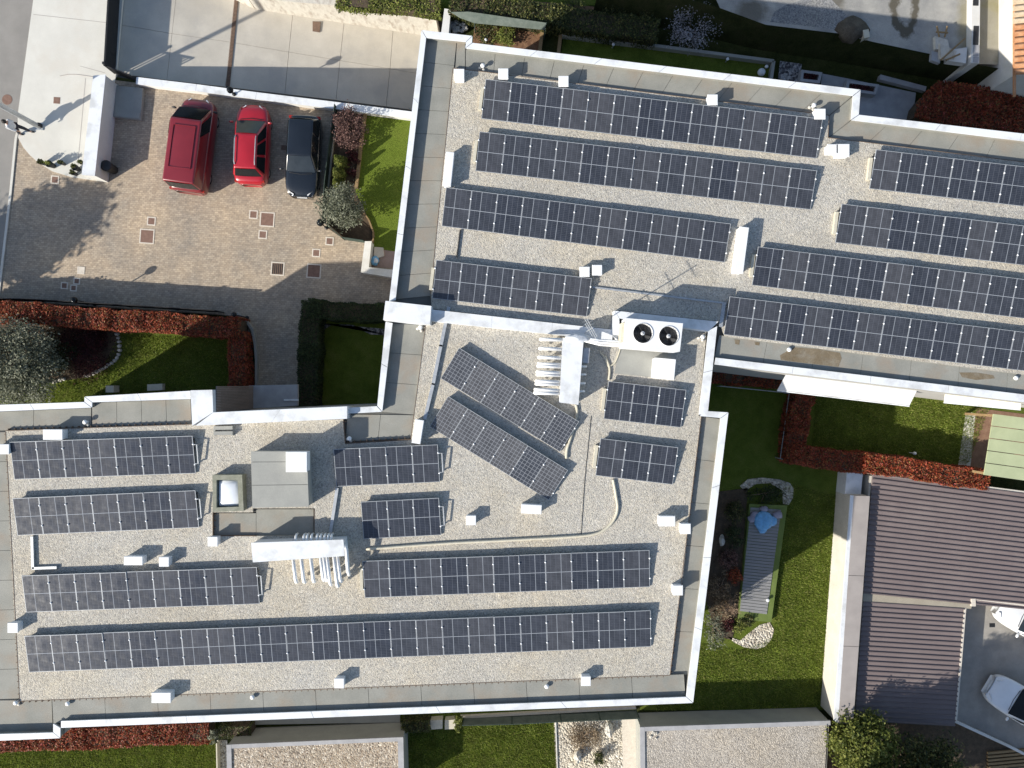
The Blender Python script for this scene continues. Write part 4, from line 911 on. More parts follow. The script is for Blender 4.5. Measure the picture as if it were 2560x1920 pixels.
bush('maroon_shrub', 'dark maroon shrub beside the timber edging', 880, 410, .42, .6, L_maroon, n=30, per=35, size=.04, stretch=(.8, 1.8))
p = W(858, 520, 1.2); tree('olive_tree', 'grey green olive beside the small lawn and globe lamp', p.x, p.y, 0, 2.7, 1.05, L_olive, n=130, per=55, size=.055, spread=.17, trunk=.09, cz=.56, rz=.38)
mb = MB()

# pots on the apron
for i, (l, u, v, r, h, lf) in enumerate((('black plant pot at the left end of the pot group', 100, 404, .13, .42, 0), ('black plant pot with yellow plant, second from left', 119, 408, .17, .55, 1), ('black plant pot standing alone in the pot group', 150, 405, .11, .42, 0),
        ('black plant pot nearest the paving edge by the white wall', 180, 431, .12, .40, 0), ('largest black plant pot beside the white wall', 184, 417, .16, .5, 0), ('black plant pot in the shade edge of the white wall', 201, 405, .10, .40, 0))):
    p = W(u, v, h); t = thing('plant_pot', l, 'pot', (p.x, p.y, .03), group='black pots on the apron')
    mb = MB(); mb.lathe([(r * .7, 0), (r, h * .75), (r * 1.08, h * .76), (r * 1.08, h * .82), (r * .9, h * .82), (r * .85, h * .74), (.01, h * .73)], p.x, p.y, .03, 12); build(mb, 'pot', M_black, t)
    P, _ = clumps((p.x, p.y, h + .03), (r * .8, r * .8, .14), 10, 12, .03); leaf_mesh('plant', P, .05, .2, L_bright if lf else L_dark, t)

# ---------------------------------------------------------------- street lamp and person
p = W(101, 318); t = thing('lamp_post', 'tall grey tapered lamp post at the edge of the apron', 'lamp post', p)
mb = MB(); mb.tube([p, p + Vector((0, 0, 3)), p + Vector((0, 0, 8.2))], [.13, .115, .075], 12); build(mb, 'pole', M_galv, t, True)
mb = MB(); mb.box(p.x, p.y, .03, .36, .36, .05); build(mb, 'base_plate', M_galv, t)
mb = MB(); mb.box(p.x + .1, p.y + .03, .05, .12, .18, .3); build(mb, 'base_hatch', M_black, t)
mb = MB(); mb.tube([p + Vector((0, 0, 8.15)), p + Vector((-.6, 0, 8.45)), p + Vector((-1.3, 0, 8.5))], .04, 7); build(mb, 'arm', M_galv, t)
mb = MB(); mb.box(p.x - 1.55, p.y, 8.44, .62, .24, .12, 0, .03); build(mb, 'lamp_head', M_galv, t)
def skinned(name, verts, edges, radii, m, parent, sub=2):
    me = bpy.data.meshes.new(name); me.from_pydata(verts, edges, []); o = link(name, me, m, parent)
    o.modifiers.new('skin', 'SKIN')
    for i, r in enumerate(radii): me.skin_vertices[0].data[i].radius = (r, r)
    me.skin_vertices[0].data[0].use_root = True
    s = o.modifiers.new('sub', 'SUBSURF'); s.levels = sub; s.render_levels = sub; o.modifiers['skin'].use_smooth_shade = True
    return o
f = W(66, 333)                      # walking person, heading along +x
t = thing('person', 'person in pale top and dark trousers walking at the foot of the lamp post', 'person', f, R(-8), local=True)
# body: one continuous skin, pelvis root
V = [(0, 0, .93), (0, 0, 1.12), (.01, 0, 1.36), (.02, 0, 1.47), (.03, 0, 1.56), (.04, 0, 1.64),
     (.02, .17, 1.40), (-.10, .22, 1.14), (.02, .21, .92), (.02, -.17, 1.40), (.12, -.22, 1.15), (.30, -.20, 1.0),
     (.0, .10, .88), (.20, .11, .50), (.24, .10, .10), (.36, .11, .05), (.0, -.10, .88), (-.04, -.11, .48), (-.30, -.10, .14), (-.20, -.11, .05)]
E = [(0, 1), (1, 2), (2, 3), (3, 4), (4, 5), (2, 6), (6, 7), (7, 8), (2, 9), (9, 10), (10, 11), (0, 12), (12, 13), (13, 14), (14, 15), (0, 16), (16, 17), (17, 18), (18, 19)]
Rr = [.15, .15, .16, .06, .075, .085, .065, .05, .04, .065, .05, .04, .09, .065, .045, .04, .09, .065, .045, .04]
skinned('body', V, E, Rr, M_skin, t)
skinned('jacket', [(0, 0, .90), (0, 0, 1.12), (.01, 0, 1.36), (.02, 0, 1.45), (.02, .17, 1.40), (-.10, .22, 1.14), (.01, .21, .98), (.02, -.17, 1.40), (.12, -.22, 1.15), (.26, -.205, 1.03)],
        [(0, 1), (1, 2), (2, 3), (2, 4), (4, 5), (5, 6), (2, 7), (7, 8), (8, 9)], [.185, .175, .185, .09, .085, .068, .058, .085, .068, .058], M_coat, t)
skinned('trousers', [(0, 0, .95), (0, .10, .88), (.20, .11, .50), (.24, .10, .13), (0, -.10, .88), (-.04, -.11, .48), (-.29, -.10, .17)], [(0, 1), (1, 2), (2, 3), (0, 4), (4, 5), (5, 6)], [.165, .11, .085, .07, .11, .085, .07], M_jeans, t)
mb = MB(); mb.blob(.02, 0, 1.69, .115, .105, .12, .04, 14, 9, 2); build(mb, 'hair', M_hair, t, True)
for y in (-.035, .035):
    mb = MB(); mb.ball(.125, y, 1.66, .014, 8); build(mb, 'eye', M_black, t)
mb = MB(); mb.blob(.135, 0, 1.63, .022, .014, .024, 0, 8, 5); build(mb, 'nose', M_skin, t, True)
for hx, hy, hz in ((.03, .21, .88), (.34, -.20, .985)):
    mb = MB(); mb.blob(hx, hy, hz - .01, .035, .022, .05, .05, 9, 6)
    for k in range(4): mb.tube([(hx - .024 + k * .016, hy, hz - .04), (hx - .024 + k * .016, hy - .006, hz - .085), (hx - .02 + k * .016, hy - .02, hz - .115 + abs(k - 1.5) * .008)], [.009, .008, .006], 5)
    mb.tube([(hx + .03, hy - .01, hz + .01), (hx + .05, hy - .03, hz - .03), (hx + .045, hy - .04, hz - .06)], [.011, .009, .007], 5); build(mb, 'hand', M_skin, t, True)
for x, y in ((.30, .105), (-.25, -.105)):
    mb = MB(); mb.blob(x + .03, y, .055, .14, .055, .055, .03, 10, 6); build(mb, 'shoe', M_black, t, True)

# ---------------------------------------------------------------- cars
def car(label, name, cat, u, v, z, rz, L, Wd, H, col, prof, wind, rear, roof_w=.80, belt=.92, rails=False, screen=M_glassdk, panes=((.03, .36), (.38, .68), (.70, .96))):
    """prof: (t along length from rear 0 to front 1, half-width factor, deck height); wind/rear: (base t, top t)"""
    p = W(u, v, z); t = thing(name, label, cat, (p.x, p.y, 0), rz, 'parked cars', local=True); hw = Wd / 2
    st = [((s - .5) * L, wf * hw, zt) for s, wf, zt in prof]
    mb = MB(); nn = 13
    for y, w, zt in st:
        sec = [(w * .90, .22), (w * .985, .36), (w, .55), (w * .985, min(zt, .78)), (w * .93, zt - .05), (w * .78, zt - .005), (w * .4, zt + .018)]
        full = sec + [(0, zt + .025)] + [(-x, zz) for x, zz in sec[::-1]]; nn = len(full); mb.v += [(x, y, zz) for x, zz in full]
    for i in range(len(st) - 1):
        mb.f += [(i * nn + k, i * nn + k + 1, (i + 1) * nn + k + 1, (i + 1) * nn + k) for k in range(nn - 1)] + [(i * nn + nn - 1, i * nn, (i + 1) * nn, (i + 1) * nn + nn - 1)]
    mb.f += [tuple(range(nn)), tuple(range((len(st)) * nn - 1, (len(st) - 1) * nn - 1, -1))]
    body = build(mb, 'body', col, t, True); body.modifiers.new('s', 'SUBSURF').levels = 1; body.modifiers['s'].render_levels = 1
    # cabin
    yb, yt = (wind[0] - .5) * L, (wind[1] - .5) * L; rb, rt = (rear[0] - .5) * L, (rear[1] - .5) * L
    wb, wt = hw * .93, hw * roof_w; zb = belt
    def ring(f):  # f 0 belt .. 1 roof
        a = yb + (yt - yb) * f; b = rb + (rt - rb) * f; w = wb + (wt - wb) * f; zz = zb + (H - .05 - zb) * f
        return [(-w, b, zz), (w, b, zz), (w, a, zz), (-w, a, zz)]
    r0, r1 = ring(0), ring(1)
    mb = MB(); mb.add(r0 + r1, [(0, 1, 5, 4), (1, 2, 6, 5), (2, 3, 7, 6), (3, 0, 4, 7), (4, 5, 6, 7), (3, 2, 1, 0)]); cab = build(mb, 'cabin', col, t, True)
    bv = cab.modifiers.new('b', 'BEVEL'); bv.width = .085; bv.segments = 4; bv.limit_method = 'ANGLE'; bv.angle_limit = R(20)
    # crowned roof, rows across and along
    mb = MB(); NX, NY = 9, 11
    for j in range(NY):
        fy = j / (NY - 1); yy = rt + (yt - rt) * (.04 + .92 * fy)
        for i in range(NX):
            fx = (i / (NX - 1) * 2 - 1) * .90; cr = .05 * (1 - fx * fx / .81) * (1 - (2 * fy - 1) ** 4) + .004
            sh = .03 * (1 - fx * fx) * (1 if j == NY - 1 else (-1 if j == 0 else 0))
            mb.v.append((wt * fx * (1.0 if 0 < j < NY - 1 else .985), yy + sh, H - .05 + cr))
    mb.f = [(j * NX + i, j * NX + i + 1, (j + 1) * NX + i + 1, (j + 1) * NX + i) for j in range(NY - 1) for i in range(NX - 1)]
    roof = build(mb, 'roof', col, t, True)
    def pane(nm, a, b, c, d, m, e0=.07, off=.012):
        a, b, c, d = map(Vector, (a, b, c, d)); n = (b - a).cross(d - a).normalized() * off
        def Q(s, q): return a.lerp(b, s).lerp(d.lerp(c, s), q)
        mb = MB(); K = 6
        for j in range(2):
            for i in range(K + 1):
                s = e0 + (1 - 2 * e0) * i / K; bow = 1 + 2.2 * (1 - (2 * i / K - 1) ** 2) * (1 if 'screen' in nm or 'rear' in nm else 0)
                mb.v.append(tuple(Q(s, e0 * 1.1 + (1 - 2.2 * e0) * j) + n * bow))
        mb.f = [(i, i + 1, K + 2 + i, K + 1 + i) for i in range(K)]; return build(mb, nm, m, t, True)
    pane('windscreen', r0[2], r0[3], r1[3], r1[2], screen, .05); pane('rear_window', r0[0], r0[1], r1[1], r1[0], M_glassdk, .07)
    for i0, i1 in ((1, 2), (3, 0)):
        A, B, C_, D = (Vector(q) for q in (r0[i0], r0[i1], r1[i1], r1[i0])); 
        for f0, f1 in (panes if i0 == 1 else [(1 - q1, 1 - q0) for q0, q1 in panes]): pane('side_window', A.lerp(B, f0), A.lerp(B, f1), D.lerp(C_, f1), D.lerp(C_, f0), M_glassdk, .05)
    # wheels
    for sx in (-1, 1):
        for yy in (-.31 * L, .31 * L):
            o0 = MB(); o0.tube([(sx * (hw - .31), yy, .31), (sx * (hw - .11), yy, .31)], .31, 18); wh = build(o0, 'wheel', M_rubber, t)
            o1 = MB(); o1.tube([(sx * (hw - .13), yy, .31), (sx * (hw - .102), yy, .31)], .20, 14); build(o1, 'rim', M_rim, wh)
    # mirrors, lights, bumper line, plates
    for sx in (-1, 1):
        mb = MB(); mb.blob(sx * (hw + .11), yb - .12, zb + .06, .12, .06, .08, .05, 10, 6); build(mb, 'wing_mirror', col if col is not M_vanred else M_dark, t, True)
        yl = (prof[-2][0] - .5) * L; wl_ = prof[-2][1] * hw
        mb = MB(); mb.add([(sx * (wl_ - .03), yl - .20, .80), (sx * (wl_ - .30), yl + .09, .80), (sx * (wl_ - .32), yl + .05, .64), (sx * (wl_ + .012), yl - .18, .62), (sx * (wl_ - .14), yl - .10, .835), (sx * (wl_ - .33), yl + .02, .825)],
                         [(0, 1, 2, 3), (0, 4, 5, 1)]); build(mb, 'headlight', M_lamp, t)
        mb = MB(); y2 = (prof[2][0] - .5) * L; mb.box(sx * (prof[2][1] * hw - .11), y2 + .0, .66, .2, .12, .2); build(mb, 'tail_light', M_tail, t)
    mb = MB(); mb.box(0, (prof[-1][0] - .5) * L + .005, .42, .52, .03, .11); build(mb, 'front_plate', M_lamp, t)
    mb = MB(); mb.tube([(-wb * .7, yb + .03, zb + .035), (0, yb + .09, zb + .045), (wb * .7, yb + .03, zb + .035)], .014, 5); build(mb, 'wiper', M_black, t)
    if rails:
        for sx in (-1, 1):
            mb = MB(); mb.tube([(sx * wt * .9, rt + .15, H - .03), (sx * wt * .92, rt + .3, H + .04), (sx * wt * .93, yt - .25, H + .04), (sx * wt * .91, yt - .08, H - .03)], .026, 7); build(mb, 'roof_rail', M_alu, t)
    return t, dict(hw=hw, L=L, H=H, wt=wt, rt=rt, yt=yt)
vt, vd = car('dark red van parked beside the white entrance wall', 'parked_van', 'van', 478, 360, 1.0, R(-7.4), 4.80, 1.90, 1.93, M_vanred,
    [(0, .74, .80), (.006, .86, .96), (.02, .95, 1.03), (.06, .985, 1.05), (.2, 1, 1.05), (.5, 1, 1.05), (.78, 1, 1.05), (.88, .96, 1.0), (.95, .86, .90), (.985, .74, .80), (1, .58, .70)], (.885, .70), (.022, .04), .84, 1.03, panes=((.72, .95),))
for y0, y1 in ((.70, .735), (.30, .335), (.27, .02)): pass
mb = MB()
for x in (-.55, .55): mb.box(x, -.45, vd['H'] - .015, .03, 2.1, .03)
for y in (.62, -1.5): mb.box(0, y, vd['H'] - .008, 1.1, .035, .028)
build(mb, 'roof_ribs', M_vanred, vt)
ct, cd = car('bright red small car with silver roof rails', 'parked_car', 'car', 628, 361, .8, R(-2.4), 4.08, 1.76, 1.60, M_carred,
    [(0, .58, .70), (.012, .74, .84), (.035, .87, .93), (.09, .95, .97), (.16, .985, .97), (.35, 1, .97), (.62, 1, .97), (.80, .985, .94), (.92, .90, .88), (.975, .74, .78), (1, .58, .68)], (.79, .565), (.085, .15), .64, .93, True, M_glassbl)
nt, nd = car('dark navy hatchback parked nose out beside the planted strip', 'parked_car', 'car', 758, 390, .7, R(176.9), 4.2, 1.78, 1.48, M_carnavy,
    [(0, .62, .70), (.012, .78, .86), (.035, .90, .92), (.12, .985, .94), (.35, 1, .93), (.62, 1, .93), (.80, .975, .90), (.92, .90, .84), (.975, .76, .74), (1, .60, .64)], (.72, .54), (.05, .11), .70, .90, False, M_glassbl)
wt_, _ = car('white car at the right photo edge on the asphalt court', 'parked_car', 'car', 2568, 1770, .7, R(58.6), 4.25, 1.80, 1.48, M_carwhite,
    [(0, .62, .70), (.012, .78, .86), (.035, .90, .92), (.12, .985, .94), (.35, 1, .93), (.62, 1, .93), (.80, .975, .90), (.92, .90, .84), (.975, .76, .74), (1, .60, .64)], (.72, .56), (.05, .14), .76, .90)
car('white car half hidden beyond the brown corrugated roof', 'parked_car', 'car', 2590, 1560, .7, R(62), 4.1, 1.76, 1.45, M_carwhite,
    [(0, .62, .70), (.012, .78, .86), (.035, .90, .92), (.12, .985, .94), (.35, 1, .93), (.62, 1, .93), (.80, .975, .90), (.92, .90, .84), (.975, .76, .74), (1, .60, .64)], (.72, .56), (.05, .14), .76, .90, False, M_glassbl)

# ---------------------------------------------------------------- left garden
sheet('lawn', [(-80, 800), (610, 845), (610, 1010), (-80, 1030)], .002, M_lawn)
sheet('flower_bed', [(-60, 780), (298, 830), (300, 870), (285, 905), (250, 930), (205, 945), (120, 958), (-60, 965)], .008, M_soil)
hedge('red_hedge', 'long red leaved hedge along the cobbled court', [W2(u, v, 1.4) for u, v in ((-70, 772), (250, 796), (575, 818))], 1.0, 1.42, L_red, 'red leaved hedges', 950, .055)
hedge('red_hedge', 'shaded red leaved hedge turning towards the building', [W2(u, v, 1.2) for u, v in ((592, 850), (592, 975))], .9, 1.2, L_red, 'red leaved hedges', 800, .055)
fence('black fence between red hedge and shaded court', [(-20, 752), (110, 754), (330, 768), (560, 782)], 1.2, M_black, 2.2)
border('curved_kerb', 'curved grey kerb round the end of the red hedge', [(590, 784), (612, 797), (630, 825), (637, 860), (640, 900), (640, 970)], .12, .25, M_slab, 'kerb')
st = []
for i, (u, v) in enumerate([(294, 835), (297, 845), (299, 855), (300, 865), (300, 876), (298, 886), (294, 895), (288, 902), (281, 908), (273, 912), (266, 917), (259, 922), (251, 926), (243, 930), (235, 934), (226, 938), (217, 940), (160, 948), (151, 950), (142, 953), (133, 955)]):
    p = W(u, v); mb = MB(); mb.blob(p.x, p.y, .05, .11, .09, .09, .3, 8, 5, i); st.append(mb)
t = thing('stone_edging', 'curved row of pale stones round the olive bed', 'edging', W(280, 900))
for mb in st: build(mb, 'stone', M_rock, t)
p = W(62, 910, 1.7); tree('olive_tree', 'large grey green olive at the left photo edge', p.x - .5, p.y, 0, 3.0, 2.25, L_olive, n=330, per=75, size=.06, spread=.24, trunk=.16, cz=.60, rz=.36)
bush('maroon_shrub', 'dark maroon shrub under the large olive tree', 218, 900, 1.05, .8, L_maroon, n=70, per=50, size=.04)
bush('maroon_shrub', 'low dark plum shrub between olive tree and red hedge', 205, 838, 1.15, .8, L_maroon, n=70, per=50, size=.04, stretch=(1.4, .6))
bush('dark_shrub', 'dark green shrub close beside the large olive tree', 150, 880, 1.0, .9, L_green, n=60, per=45, size=.05)
mb = MB(); mb.prism(PX([(264, 964), (284, 964), (284, 981), (264, 981)], .55), 0, .55); tag(build(mb, 'stone_pillar', M_hose), 'small beige pillar on the lawn by the parapet', 'pillar')
mb = MB(); mb.prism(PX([(368, 961), (406, 959), (406, 975), (368, 977)], .3), 0, .3); tag(build(mb, 'stone_step', M_hose), 'beige stone step in the shade by the parapet', 'step')
# tall tree outside the left frame whose shade falls on the court
p = W(-288, 808); tree('street_tree', 'broad street tree whose shade falls on the cobbles', p.x, p.y, 0, 6.6, 1.75, L_dark, n=180, per=80, size=.15, spread=.30, trunk=.2, cz=.74, rz=.26)
p = W(-520, 800); tree('street_tree', 'further street tree shading the road edge', p.x, p.y, 0, 6.0, 2.0, L_dark, n=100, per=60, size=.10, spread=.35, trunk=.2, cz=.72, rz=.27)
# dark hedge and shaded garden in the notch
sheet('lawn', [(775, 785), (1010, 800), (1010, 1020), (775, 1020)], .004, M_lawn)
sheet('gravel_strip', [(800, 808), (960, 822), (965, 838), (925, 836), (880, 812), (830, 812), (800, 830)], .01, M_darkpeb)
hedge('green_hedge', 'dark green hedge along the shaded court, longer arm', [W2(u, v, 1.3) for u, v in ((775, 775), (770, 880), (768, 1010))], 1.0, 1.3, L_green, 'dark green hedge by the court', 800, .05)
hedge('green_hedge', 'dark green hedge meeting the building corner', [W2(u, v, 1.3) for u, v in ((790, 772), (950, 782))], .9, 1.3, L_green, 'dark green hedge by the court', 800, .05)

# ---------------------------------------------------------------- north side
ZY = 1.9                # the yard beyond the bank lies higher
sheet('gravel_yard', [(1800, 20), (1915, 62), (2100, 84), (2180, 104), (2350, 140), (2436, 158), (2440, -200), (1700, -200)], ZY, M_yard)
sheet('yard_ground', [(2446, -200), (2640, -200), (2640, 165), (2446, 160)], ZY, surf('moss_concrete', (.27, .25, .19), (.36, .335, .275), 1.2, .9, .2, 30, stain=(.25, .225, .125), sscale=.6))
sheet('gravel_patch', [(1935, 30), (1965, 12), (1990, 5), (2030, -8), (2060, -20), (2100, 20), (2122, 45), (2112, 66), (2095, 74), (1925, 55)], ZY + .004, pebbles('blue_grey_gravel', [(0, (.14, .145, .16)), (.5, (.23, .24, .255)), (1, (.33, .335, .34))], 22, bmp=.4))
mb = MB(); p = W(2130, 75, ZY); mb.blob(p.x, p.y, ZY, .75, .6, .3, .25, 12, 6, 8); tag(build(mb, 'soil_heap', M_mud, smooth=True), 'low dark heap of earth at the gravel yard edge', 'heap')
mb = MB(); p = W(2160, 90, ZY); mb.box(p.x, p.y, ZY - .2, .28, .4, .45, R(10)); tag(build(mb, 'stone_bollard', M_hose), 'small beige stone block at the yard edge', 'block')
bank_hi = [(1500, -40), (1640, -25), (1800, 20), (1915, 63), (2100, 85), (2180, 105), (2350, 141), (2440, 160), (2640, 200)]
bank_lo = [(1480, 40), (1600, 60), (1750, 90), (1900, 125), (2060, 150), (2150, 165), (2320, 195), (2420, 215), (2640, 250)]
mb = MB()
for k in range(8): mb.face([W(*bank_lo[k], .004), W(*bank_lo[k + 1], .004), W(*bank_hi[k + 1], ZY - .01), W(*bank_hi[k], ZY - .01)])
build(mb, 'grass_bank', lawn('bank_turf', (.022, .027, .010), (.04, .048, .017), (.06, .055, .028)))['kind'] = 'structure'
sheet('grass_verge', [(620, -80), (1130, -80), (1540, -60), (1640, 0), (1400, 20), (1140, 35), (1100, 28), (640, -30)], .003, M_lawn)
sheet('soil_strip', [(1300, 0), (1480, 16), (1580, 40), (1700, 60), (1690, 70), (1480, 35), (1290, 8)], .008, M_soil_red)
hedge('laurel_hedge', 'dark green hedge beyond the far parapet', [W2(u, v, 1.0) for u, v in ((1150, 10), (1400, 42), (1620, 75))], 1.1, 1.1, L_dark, None, 550, .06)
hedge('verge_shrubs', 'bright green shrubs above the ramp wall', [W2(u, v, .6) for u, v in ((860, -5), (1080, 12))], .9, .6, L_bright, None, 500, .06)
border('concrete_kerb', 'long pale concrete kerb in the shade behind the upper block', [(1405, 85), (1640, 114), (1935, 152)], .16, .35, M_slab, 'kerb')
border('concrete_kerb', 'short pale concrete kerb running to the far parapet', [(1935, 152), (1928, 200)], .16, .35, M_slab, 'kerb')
sheet('lawn', [(1408, 88), (1930, 156), (1925, 225), (1400, 160)], .004, M_lawn)
sheet('flower_bed', [(1186, 60), (1355, 76), (1345, 150), (1180, 130)], .006, M_soil_red)
border('timber_edging', 'timber board at the end of the red soil bed', [(1356, 74), (1349, 130)], .18, .3, M_wood)
border('timber_edging', 'second timber board beyond the red soil bed', [(1402, 84), (1396, 135)], .18, .3, M_wood)
mb = MB(); nq = [W(1126, 30, 1.2), W(1172, 29, 1.3), W(1366, 57, 1.3), W(1362, 75, 1.0), W(1186, 58, 1.0), W(1150, 45, 1.0)]
t = thing('shade_net', 'grey green shade net on posts beyond the far parapet', 'net', W(1250, 60))
mb.face(nq[::-1]); build(mb, 'net', M_net, t)
for q in (nq[1], nq[2], nq[3], nq[4]):
    mb = MB(); mb.tube([(q.x, q.y, 0), tuple(q)], .03, 6); build(mb, 'post', M_green_fence, t)
t = thing('stone_heap', 'heap of grey stones beyond the far parapet', 'stone heap', W(1148, 68))
for k in range(40):
    p = W(random.uniform(1128, 1168), random.uniform(54, 82)); mb = MB(); r = random.uniform(.07, .14); mb.blob(p.x, p.y, r * .6 + random.uniform(0, .12), r, r * .8, r * .7, .3, 7, 5, k); build(mb, 'stone', M_rock if k % 3 else M_greystone, t)
bush('garden_shrub', 'bright green shrub in the red soil bed', 1264, 88, .55, .8, L_bright, n=35, per=35, size=.05)
bush('garden_shrub', 'dark green shrub in the red soil bed', 1215, 85, .6, .6, L_dark, n=30, per=30, size=.05)
bush('blossom_shrub', 'pale blossoming shrub on the dark bank', 1728, 68, 1.2, 1.6, L_blossom, n=50, per=40, size=.05)
for i, (u, v) in enumerate(((1530, 40), (1605, 50), (1440, 25))): bush('bank_shrub', ('dark shrub on the bank left of the blossom', 'dark shrub on the bank nearest the blossom', 'dark shrub on the bank by the red soil strip')[i], u, v, .75, .9, L_dark, n=35, per=35, size=.05)
p = W(1118, 50, .6); mb = MB(); mb.prism(PX([(1111, 21), (1127, 24), (1121, 90), (1102, 88)], .8), -2.6, .8); tag(build(mb, 'wall_pier', M_plaster), 'white wall pier at the far left corner of the upper block', 'wall')
p = W(1904, 180, .3); mb = MB(); mb.ball(p.x, p.y, .28, .20, 18); tag(build(mb, 'garden_globe', M_white, smooth=True), 'larger white ball on the shaded lawn', 'ball')
p = W(1917, 166, .15); mb = MB(); mb.ball(p.x, p.y, .13, .10, 14); tag(build(mb, 'garden_globe', M_white, smooth=True), 'smaller white ball on the shaded lawn', 'ball')
for u, v, l in ((1533, 113, 'small white garden light on shaded lawn, left'), (1818, 149, 'small white garden light on shaded lawn, right'), (1215, 101, 'small white garden light in the red soil bed')):
    p = W(u, v, .3); t = thing('garden_light', l, 'garden light', (p.x, p.y, 0)); mb = MB(); mb.tube([(p.x, p.y, 0), (p.x, p.y, .3)], .03, 7); build(mb, 'post', M_galv, t); mb = MB(); mb.lathe([(.06, 0), (.08, .1), (.02, .14)], p.x, p.y, .3, 10); build(mb, 'head', M_white, t)
sheet('gravel_bed', [(1950, 152), (2005, 160), (1998, 205), (1945, 198)], .008, M_darkpeb)
def planter(label, q, h=.45):
    t = thing('planter', label, 'planter', W(*q[0])); P = inset(PX(q, h), 0); I = inset(P, .14); mb = MB(); mb.prism(P, 0, h, top=False)
    a = [(x, y, h) for x, y in P]; b = [(x, y, h) for x, y in I]; c = [(x, y, h - .2) for x, y in I]; mb.add(a + b + c, [(i, (i + 1) % 4, 4 + (i + 1) % 4, 4 + i) for i in range(4)] + [(4 + i, 4 + (i + 1) % 4, 8 + (i + 1) % 4, 8 + i) for i in range(4)])
    build(mb, 'kerb', M_greystone, t); mb = MB(); mb.face([(x, y, h - .18) for x, y in I]); build(mb, 'soil', M_soil, t)
    P2 = np.array([[*(Vector(I[0]).lerp(Vector(I[1]), random.random()).lerp(Vector(I[3]).lerp(Vector(I[2]), random.random()), random.random())), h - .1 + random.random() * .1] for _ in range(300)]); leaf_mesh('plants', P2, .05, .5, L_maroon, t)
planter('grey stone planter, left of two in the shade', [(2004, 174), (2056, 181), (2050, 208), (2000, 203)]); planter('grey stone planter beside the shaded terrace', [(2118, 200), (2198, 211), (2190, 237), (2114, 226)])
sheet('terrace', [(2056, 184), (2118, 196), (2290, 232), (2280, 310), (2130, 300), (2130, 235), (2052, 212)], .012, M_greystone)
border('stone_kerb', 'grey stone kerb bordering the shaded terrace', [(2200, 192), (2315, 222)], .25, .25, M_greystone, 'kerb')
t = thing('red_hedge', 'broad shaded red leaved hedge at right beyond the far parapet', 'hedge', W(2400, 250), group='red leaved hedges')
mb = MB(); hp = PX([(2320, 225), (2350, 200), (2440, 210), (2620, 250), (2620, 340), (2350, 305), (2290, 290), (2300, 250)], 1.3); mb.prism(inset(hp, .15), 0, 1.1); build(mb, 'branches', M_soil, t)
P = np.stack([RNG.uniform(min(x for x, _ in hp), max(x for x, _ in hp), 26000), RNG.uniform(min(y for _, y in hp), max(y for _, y in hp), 26000), RNG.uniform(1.0, 1.35, 26000)], 1); leaf_mesh('leaves', P[in_poly(P, hp)], .06, .5, L_red, t)
# wall with grey panels, neighbour house corner
t = thing('boundary_wall', 'pale boundary wall with grey panels at upper right', 'wall', W(2440, 80)); a, b = W(2441, -60, 2.3), W(2438, 158, 2.3)
mb = MB(); wall_run(mb, [(a.x, a.y), (b.x, b.y)], .40, 2.3, [0, 0]); build(mb, 'wall', M_plaster, t)
for v0, v1 in ((-40, 14), (65, 112), (113, 140), (142, 156)):
    p, q = W(2440.5, v0, 2.31), W(2439, v1, 2.31); mb = MB(); wall_run(mb, [(p.x, p.y), (q.x, q.y)], .26, 2.32, [2.29, 2.29]); build(mb, 'panel', M_greystone if v0 > 100 else M_dark, t)
t = thing('neighbour_house', 'corner of a white house with orange tiled roof at upper right', 'house', W(2580, 60))
mb = MB(); hq2 = PX([(2541, -200), (2541, 185), (2700, 215), (2700, -200)], 3.15); mb.prism(hq2, 0, 3.1); build(mb, 'wall', M_plaster, t)
for k in range(16):
    mb = MB(); p = W(2541, -60 + k * 16, 3.2); mb.tube([(p.x - .1, p.y, 3.16), (p.x + 2.5, p.y, 3.7)], .13, 7); build(mb, 'roof_tile_row', M_terra if k > 7 else surf('pale_tile%d' % k, (.5, .38, .25), (.62, .5, .36), 4, .85), t)
mb = MB(); p = W(2540, 60, 3.1); mb.box(p.x - .06, p.y, 3.02, .1, 7, .1); build(mb, 'gutter', M_terra, t)
a, b = W(2541, -60, 3.1), W(2541, 92, 3.1); mb = MB(); mb.add([(a.x - .015, a.y, 1.95), (b.x - .015, b.y, 1.95), (b.x - .015, b.y, 3.0), (a.x - .015, a.y, 3.0)], [(0, 1, 2, 3)]); build(mb, 'dark_wall_panel', M_black, t)  # flat black panel covering part of the white west wall
t = thing('rubble_pile', 'pile of broken slabs and boards at the yard corner', 'rubble', W(2375, 130, ZY))
for i, (pts, z0, z1, m) in enumerate((([(2338, 90), (2370, 100), (2375, 128), (2340, 122)], 0, .22, M_rock), ([(2350, 108), (2392, 128), (2385, 148), (2352, 146)], .2, .34, M_plaster_old), ([(2372, 125), (2418, 118), (2415, 158), (2370, 152)], .0, .3, M_plaster), ([(2330, 128), (2352, 132), (2350, 158), (2328, 150)], 0, .15, M_greystone))):
    mb = MB(); mb.prism(PX(pts, ZY + z1), ZY + z0 - .05, ZY + z1); build(mb, 'broken_slab', m, t)
for a, b in (((2352, 150), (2412, 96)), ((2342, 66), (2348, 92)), ((2368, 66), (2362, 92)), ((2340, 80), (2370, 82)), ((2365, 150), (2400, 135))):
    p, q = W(*a, ZY + .4), W(*b, ZY + .5); mb = MB(); mb.tube([p, q], .045, 5); build(mb, 'board', M_wood, t)
t = thing('tarpaulin', 'crumpled grey tarpaulin below the boundary wall', 'tarpaulin', W(2480, 190)); mb = MB(); p = W(2480, 190, .2); mb.blob(p.x, p.y, .1, .85, .4, .25, .25, 14, 6, 5); build(mb, 'sheet', M_foil, t)
